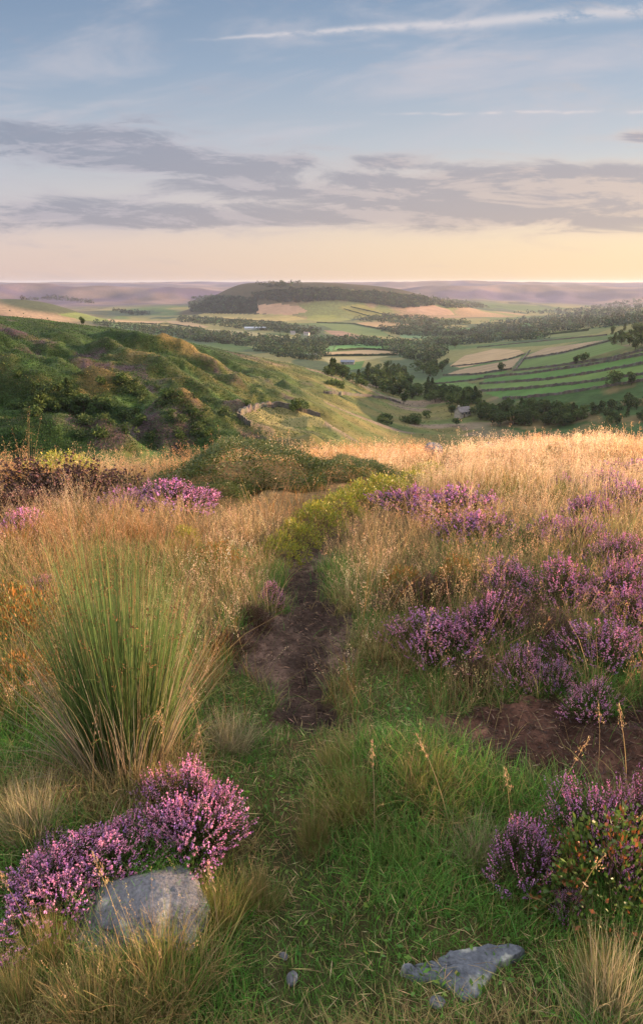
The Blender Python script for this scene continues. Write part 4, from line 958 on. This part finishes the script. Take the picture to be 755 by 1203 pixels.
WALLS = [
 ([(590,469),(612,468),(660,463),(720,453),(758,447)],'lowest dry stone wall under the striped green fields'),
 ([(565,460),(610,457.5),(680,450.5),(758,439.5)],'second dry stone wall up the striped green fields'),
 ([(563,451.5),(640,446.5),(700,437.5),(758,426.5)],'third dry stone wall up the striped green fields'),
 ([(568,443.5),(620,439.5),(690,429.5),(758,416.5)],'fourth dry stone wall up the striped green fields'),
 ([(602,436),(650,431),(720,421),(758,411)],'topmost dry stone wall of the striped green fields'),
 ([(604,436),(613,424),(622,412)],'short cross wall climbing beside the lane'),
 ([(616,422),(660,415),(715,401)],'wall along the lower edge of the tan strip'),
 ([(530,431),(560,428),(600,422),(616,416)],'wall splitting the two tan fields'),
 ([(520,441.5),(560,440),(600,434)],'wall below the lower tan field'),
 ([(560,408.5),(620,402.5),(712,394)],'wall along the dim strip above the tan fields'),
 ([(500,452.5),(548,448),(598,441)],'wall between two small green fields by the stream belt'),
 ([(279,490),(287,496),(296,501)],'short wall at the near corner of the rough enclosure'),
 ([(281,488),(304,477.5),(330,476.5),(376,489.5)],'curving wall along the top of the rough enclosure'),
 ([(380,462),(410,464),(450,468),(470,474)],'wall crossing the near pasture'),
]
for pts, lab in WALLS: wall('stone_wall', pts, 1.3, 1.5, lab, 'wall', 'dry stone walls in the valley', ST, M_WALLST)
HEDGES = [([(396,411.8),(430,410.5),(480,413.5)],'hedge under the brightest green strip'),([(380,418.6),(430,418.2),(466,417.4)],'hedge below the tan strip by the barns'),([(404,363),(428,370),(452,376)],'hedge between yellow strips below the hill'),([(412,360.5),(436,366),(462,372)],'upper hedge between yellow strips below the hill'),
 ([(372,379.2),(414,380.4),(448,387.2)],'hedge above the long curved green field'),([(186,381),(202,381),(240,387)],'hedge below the tan field beyond the spur'),([(230,373),(282,376),(334,379)],'hedge under the wide yellow field'),([(120,379.6),(150,379.6),(184,381)],'hedge between tan and green fields past the spur'),([(530,402.4),(600,398),(690,388.5)],'long hedge above the dim right strips')]
for pts, lab in HEDGES: wall('hedge', pts, 3.0, 3.0, lab, 'hedge', 'hedges in the valley', HG, M_TREE, 620)

# ------------------------------------------------------------------ farm buildings
def house(px_, py_, L, Wd, hw, hr, rz, wallc, roofc, label, chim=True):
    p = gp(px_, py_, False); e = tag(empty('farmhouse', p, rz), label, 'house')
    a, b = L/2, Wd/2
    g = Geo(); V = [(-a,-b,-1),(a,-b,-1),(a,b,-1),(-a,b,-1),(-a,-b,hw),(a,-b,hw),(a,b,hw),(-a,b,hw),(-a,0,hr),(a,0,hr)]
    g.add(V, wallc, Q=np.array([[0,1,5,4],[1,2,6,5],[2,3,7,6],[3,0,4,7]]), T=np.array([[5,6,9],[7,4,8]])); link('wall', g.mesh('wall', M_WALLST), e)
    g = Geo(); o_ = .4; V = []
    sl = (hr-hw)/b
    for s in (-1, 1):
        V += [(-a-o_,s*(b+o_),hw-sl*o_+.02),(a+o_,s*(b+o_),hw-sl*o_+.02),(a+o_,0,hr+.02),(-a-o_,0,hr+.02),(-a-o_,s*(b+o_),hw-sl*o_+.25),(a+o_,s*(b+o_),hw-sl*o_+.25),(a+o_,0,hr+.27),(-a-o_,0,hr+.27)]
    q = [[0,1,2,3],[4,5,6,7],[0,1,5,4],[0,3,7,4],[1,2,6,5]]
    g.add(V, roofc, Q=np.array(q+[[k+8 for k in f] for f in q])); rf = link('roof', g.mesh('roof', M_WALLST), e)
    def box(x0, x1, y0, y1, z0, z1): return [(x0,y0,z0),(x1,y0,z0),(x1,y1,z0),(x0,y1,z0),(x0,y0,z1),(x1,y0,z1),(x1,y1,z1),(x0,y1,z1)], np.array([[0,3,2,1],[4,5,6,7],[0,1,5,4],[1,2,6,5],[2,3,7,6],[3,0,4,7]])
    if chim:
        v, q = box(-a+.3, -a+1.3, -.5, .5, hr-.4, hr+1.3); g = Geo(); g.add(v, wallc, Q=q); link('chimney', g.mesh('chimney', M_WALLST), rf)
    for wx in (-L*.28, L*.05, L*.3):
        v, q = box(wx-.5, wx+.5, -b-.04, -b+.05, hw*.5, hw*.5+1.2); g = Geo(); g.add(v, (.05,.06,.08), Q=q); link('window', g.mesh('window', M_LEAF), e)
    v, q = box(-L*.13-.5, -L*.13+.5, -b-.05, -b+.05, -.5, 2); g = Geo(); g.add(v, (.10,.07,.05), Q=q); link('door', g.mesh('door', M_WALLST), e)
house(543,489,8.5,5.5,3.2,5.6,.5,(.30,.275,.24),(.16,.15,.155),'grey stone farmhouse with pale gable among bushes on the pasture')
house(366,420,16,8,3.6,6,.1,(.30,.29,.28),(.17,.20,.25),'blue grey roofed barn at the left of the valley farm',False)
house(408,428,18,8,3.4,5.6,-.1,(.28,.26,.24),(.16,.18,.22),'long barn below the pale field by the thin row',False)
house(344,393,12,8,5,8,.1,(.55,.52,.48),(.20,.18,.18),'white walled house among far trees')
house(360,394,13,8,5,8,-.2,(.55,.52,.48),(.22,.19,.19),'second white house right of the far trees house')
house(300,387,60,14,4,7,.0,(.45,.46,.48),(.36,.40,.46),'long pale roofed shed on the far valley floor',False)

# ------------------------------------------------------------------ light, sky, camera
SUN_AZ, SUN_EL = rad(72), rad(7.5)      # azimuth from the view direction towards the right
sd = Vector((math.sin(SUN_AZ)*math.cos(SUN_EL), math.cos(SUN_AZ)*math.cos(SUN_EL), math.sin(SUN_EL)))
ld = bpy.data.lights.new('sun', 'SUN'); ld.energy = 5.0; ld.angle = rad(.6); ld.color = (1, .61, .35)
lo = bpy.data.objects.new('sun', ld); COL.objects.link(lo); lo.rotation_euler = (-sd).to_track_quat('-Z', 'Y').to_euler(); lo.location = (20, 5, 8)

w = bpy.data.worlds.new('World'); scn.world = w; w.use_nodes = True
nt = w.node_tree; nt.nodes.clear(); N = nt.nodes; Lk = nt.links
def setin(n, i, v):
    if hasattr(v, 'is_linked') or isinstance(v, bpy.types.NodeSocket): Lk.new(v, n.inputs[i])
    else: n.inputs[i].default_value = v
def mth(op, a, b=0., c=None, clamp=False):
    n = N.new('ShaderNodeMath'); n.operation = op; n.use_clamp = clamp; setin(n, 0, a); setin(n, 1, b)
    if c is not None: setin(n, 2, c)
    return n.outputs[0]
add = lambda a, b: mth('ADD', a, b); mul = lambda a, b: mth('MULTIPLY', a, b); sub = lambda a, b: mth('SUBTRACT', a, b)
def smooth(x, a, b):
    n = N.new('ShaderNodeMapRange'); n.interpolation_type = 'SMOOTHSTEP'; setin(n, 0, x)
    n.inputs[1].default_value = a; n.inputs[2].default_value = b; n.inputs[3].default_value = 0; n.inputs[4].default_value = 1
    if a > b: n.inputs[1].default_value = b; n.inputs[2].default_value = a; n.inputs[3].default_value = 1; n.inputs[4].default_value = 0
    return n.outputs[0]
def mix(f, a, b):
    n = N.new('ShaderNodeMix'); n.data_type = 'RGBA'; setin(n, 0, f)
    for i, v in ((6, a), (7, b)):
        if isinstance(v, bpy.types.NodeSocket): Lk.new(v, n.inputs[i])
        else: n.inputs[i].default_value = (*v, 1)
    return n.outputs[2]
def ramp(x, stops):
    n = N.new('ShaderNodeValToRGB'); Lk.new(x, n.inputs[0]); e = n.color_ramp.elements; n.color_ramp.interpolation = 'EASE' if False else 'LINEAR'
    while len(e) < len(stops): e.new(.5)
    for el, (p_, c) in zip(e, stops): el.position = p_; el.color = (*c, 1)
    return n.outputs[0]
def noise(vec, scale, detail=6, rough=.55, dist=0):
    n = N.new('ShaderNodeTexNoise'); Lk.new(vec, n.inputs['Vector']); n.inputs['Scale'].default_value = scale; n.inputs['Detail'].default_value = detail; n.inputs['Roughness'].default_value = rough; n.inputs['Distortion'].default_value = dist
    return n.outputs['Fac']
def comb(a, b, c=0.):
    n = N.new('ShaderNodeCombineXYZ'); setin(n, 0, a); setin(n, 1, b); setin(n, 2, c); return n.outputs[0]
tc = N.new('ShaderNodeTexCoord'); sx = N.new('ShaderNodeSeparateXYZ'); Lk.new(tc.outputs['Generated'], sx.inputs[0])
dx, dy, dz = sx.outputs
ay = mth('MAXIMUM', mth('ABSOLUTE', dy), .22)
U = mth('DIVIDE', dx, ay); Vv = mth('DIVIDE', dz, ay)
def uv(px_, py_):
    a, b, c = ray(px_, py_); return float(a/b), float(c/b)
sky = N.new('ShaderNodeTexSky'); sky.sky_type = 'NISHITA'; sky.sun_disc = False; sky.sun_elevation = SUN_EL; sky.sun_rotation = SUN_AZ; sky.air_density = 1.0; sky.dust_density = 1.6; sky.ozone_density = 1.6; sky.altitude = 300
S = 3.08
def s10(c): return tuple(k*S for k in c)
# thin high cloud, unseen overhead part brightened as added fill; cool in view, warm towards the horizon, warmer to the right where the sun is
vl = mth('MULTIPLY', mth('MAXIMUM', Vv, 0.), 1.0, clamp=True)
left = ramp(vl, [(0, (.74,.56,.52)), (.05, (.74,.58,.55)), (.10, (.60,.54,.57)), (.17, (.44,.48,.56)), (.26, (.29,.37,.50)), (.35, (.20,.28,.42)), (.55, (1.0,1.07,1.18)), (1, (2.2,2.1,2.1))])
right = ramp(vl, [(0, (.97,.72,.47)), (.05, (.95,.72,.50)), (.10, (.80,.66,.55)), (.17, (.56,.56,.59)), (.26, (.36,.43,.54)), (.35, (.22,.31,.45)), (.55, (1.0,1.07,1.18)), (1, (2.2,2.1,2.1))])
veil_fill = mix(smooth(U, -.55, .5), left, right)
vs = N.new('ShaderNodeVectorMath'); vs.operation = 'SCALE'; Lk.new(veil_fill, vs.inputs[0]); vs.inputs['Scale'].default_value = S
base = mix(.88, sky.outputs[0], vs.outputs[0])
# cirrus streaks
st = comb(add(mul(U, 1.6), mul(Vv, 2.2)), mul(sub(Vv, mul(U, .18)), 9.0))
ci = noise(st, 1.6, 8, .6, .6)
cm = mul(smooth(ci, .42, .74), mul(smooth(Vv, .06, .18), .75))
base = mix(cm, base, s10((.60,.58,.63)))
# cloud banks placed by direction
def blob(px_, py_, wx, wy, tilt=0., power=1.):
    u0, v0 = uv(px_, py_); su = wx/F*.92; sv = wy/F*.86
    a = sub(U, u0); b = sub(sub(Vv, v0), mul(a, tilt))
    e = add(mth('POWER', mth('ABSOLUTE', mul(a, 1/su)), 2.), mth('POWER', mth('ABSOLUTE', mul(b, 1/sv)), 2.))
    return mul(mth('EXPONENT', mul(e, -1.)), power)
masks = [blob(60, 160, 190, 26, -.06, .95), blob(240, 190, 150, 20, -.10, .9), blob(110, 187, 130, 16, -.04, .7), blob(300, 222, 110, 12, -.06, .75), blob(60, 250, 220, 20, .02, 1.0), blob(270, 258, 200, 14, .02, .85),
         blob(640, 224, 200, 30, .0, 1.5), blob(560, 240, 180, 26, .05, 1.2), blob(455, 190, 50, 10, .0, 1.0), blob(735, 238, 130, 32, .0, 1.1), blob(752, 160, 30, 9, -.1, 1.0), blob(440, 212, 40, 6, -.1, .7), blob(340, 190, 36, 8, 0, .8)]
msum = masks[0]
for m_ in masks[1:]: msum = add(msum, m_)
cv = comb(add(mul(U, 6.5), mul(Vv, 5.)), mul(Vv, 34.0))
cn = noise(cv, 1.0, 11, .68, .5); cv2 = comb(add(mul(U, 6.5), add(mul(Vv, 5.), .22)), add(mul(Vv, 34.0), .35)); cn2 = noise(cv2, 1.0, 11, .68, .5)
dens = add(mul(msum, 1.3), mul(sub(cn, .5), 3.6))
cl = smooth(dens, .05, 1.5)
rim = smooth(sub(cn2, cn), -.04, .10)
rimw = smooth(U, -.3, .6)
ccol = mix(smooth(U, -.5, .5), s10((.25,.27,.355)), s10((.38,.335,.375)))
lit = mix(rimw, s10((.55,.50,.56)), s10((.92,.68,.52)))
ccol = mix(mul(rim, .55), ccol, lit)
ccol = mix(mul(smooth(dens, 1.25, .55), .75), ccol, lit)
base = mix(mul(cl, .66), base, ccol)
# vapour trails
def trail(p1, p2, wpx, power, brk):
    (u1, v1), (u2, v2) = uv(*p1), uv(*p2); sl = (v2-v1)/(u2-u1)
    wn = noise(comb(mul(U, 9.0), 0.), 1.0, 5, .6)
    d_ = sub(sub(Vv, v1), mul(sub(U, u1), sl)); d_ = add(d_, mul(sub(wn, .5), .012))
    wd = mul(smooth(U, min(u1, u2)-.05, max(u1, u2)), wpx/F)
    e = mth('EXPONENT', mul(mth('POWER', mth('ABSOLUTE', mth('DIVIDE', d_, add(wd, .0012))), 2.), -1.))
    k = mul(smooth(U, min(u1, u2)-.02, min(u1, u2)+.12), smooth(noise(comb(mul(U, 24.), mul(Vv, 60.)), 1., 5, .65), brk, brk+.25))
    return mul(mul(e, k), power)
base = mix(trail((215,48), (760,12), 5.0, .6, .30), base, s10((.80,.74,.74)))
base = mix(trail((420,134), (760,131), .5, .5, .40), base, s10((.85,.74,.72)))
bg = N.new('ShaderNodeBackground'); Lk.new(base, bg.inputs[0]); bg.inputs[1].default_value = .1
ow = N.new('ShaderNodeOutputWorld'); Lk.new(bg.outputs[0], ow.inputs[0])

# valley air
def haze_box():
    bm = bmesh.new(); bmesh.ops.create_cube(bm, size=1)
    me = bpy.data.meshes.new('haze'); bm.to_mesh(me); bm.free()
    m, nt2 = nodes_of('valley_haze'); o = nt2.nodes.new('ShaderNodeOutputMaterial'); p = nt2.nodes.new('ShaderNodeVolumePrincipled')
    p.inputs['Color'].default_value = (.66,.77,1.0,1); p.inputs['Density'].default_value = HAZE; p.inputs['Anisotropy'].default_value = .35
    nt2.links.new(p.outputs[0], o.inputs['Volume']); me.materials.append(m)
    o = link('haze', me); top, bot = max(ZMAX, 3.)+1.5, min(float(_grid(False)[1].min()), -200.)-40; print('TOP', top, bot)
    o.scale = (27400, 26600, top-bot); o.location = (0, 0, (top+bot)/2)
    tag(o, kind='stuff', label='pale evening haze filling the valley', cat='haze')
HAZE = 3.8e-5
haze_box()

cam = bpy.data.cameras.new('camera'); co = bpy.data.objects.new('camera', cam); COL.objects.link(co); scn.camera = co
cam.sensor_fit = 'VERTICAL'; cam.sensor_height = 36; cam.lens = 36*F/1203; cam.clip_start = .05; cam.clip_end = 80000
co.location = (0, 0, EYE); co.rotation_euler = (math.pi/2-PITCH, 0, 0)
vs_ = scn.view_settings; vs_.view_transform = 'Standard'; vs_.look = 'None'; vs_.exposure = 1.72; vs_.gamma = 1; vs_.use_curve_mapping = False
scn.cycles.use_denoising = True
scn.cycles.max_bounces = 6; scn.cycles.transparent_max_bounces = 8; scn.cycles.diffuse_bounces = 3; scn.cycles.volume_bounces = 0
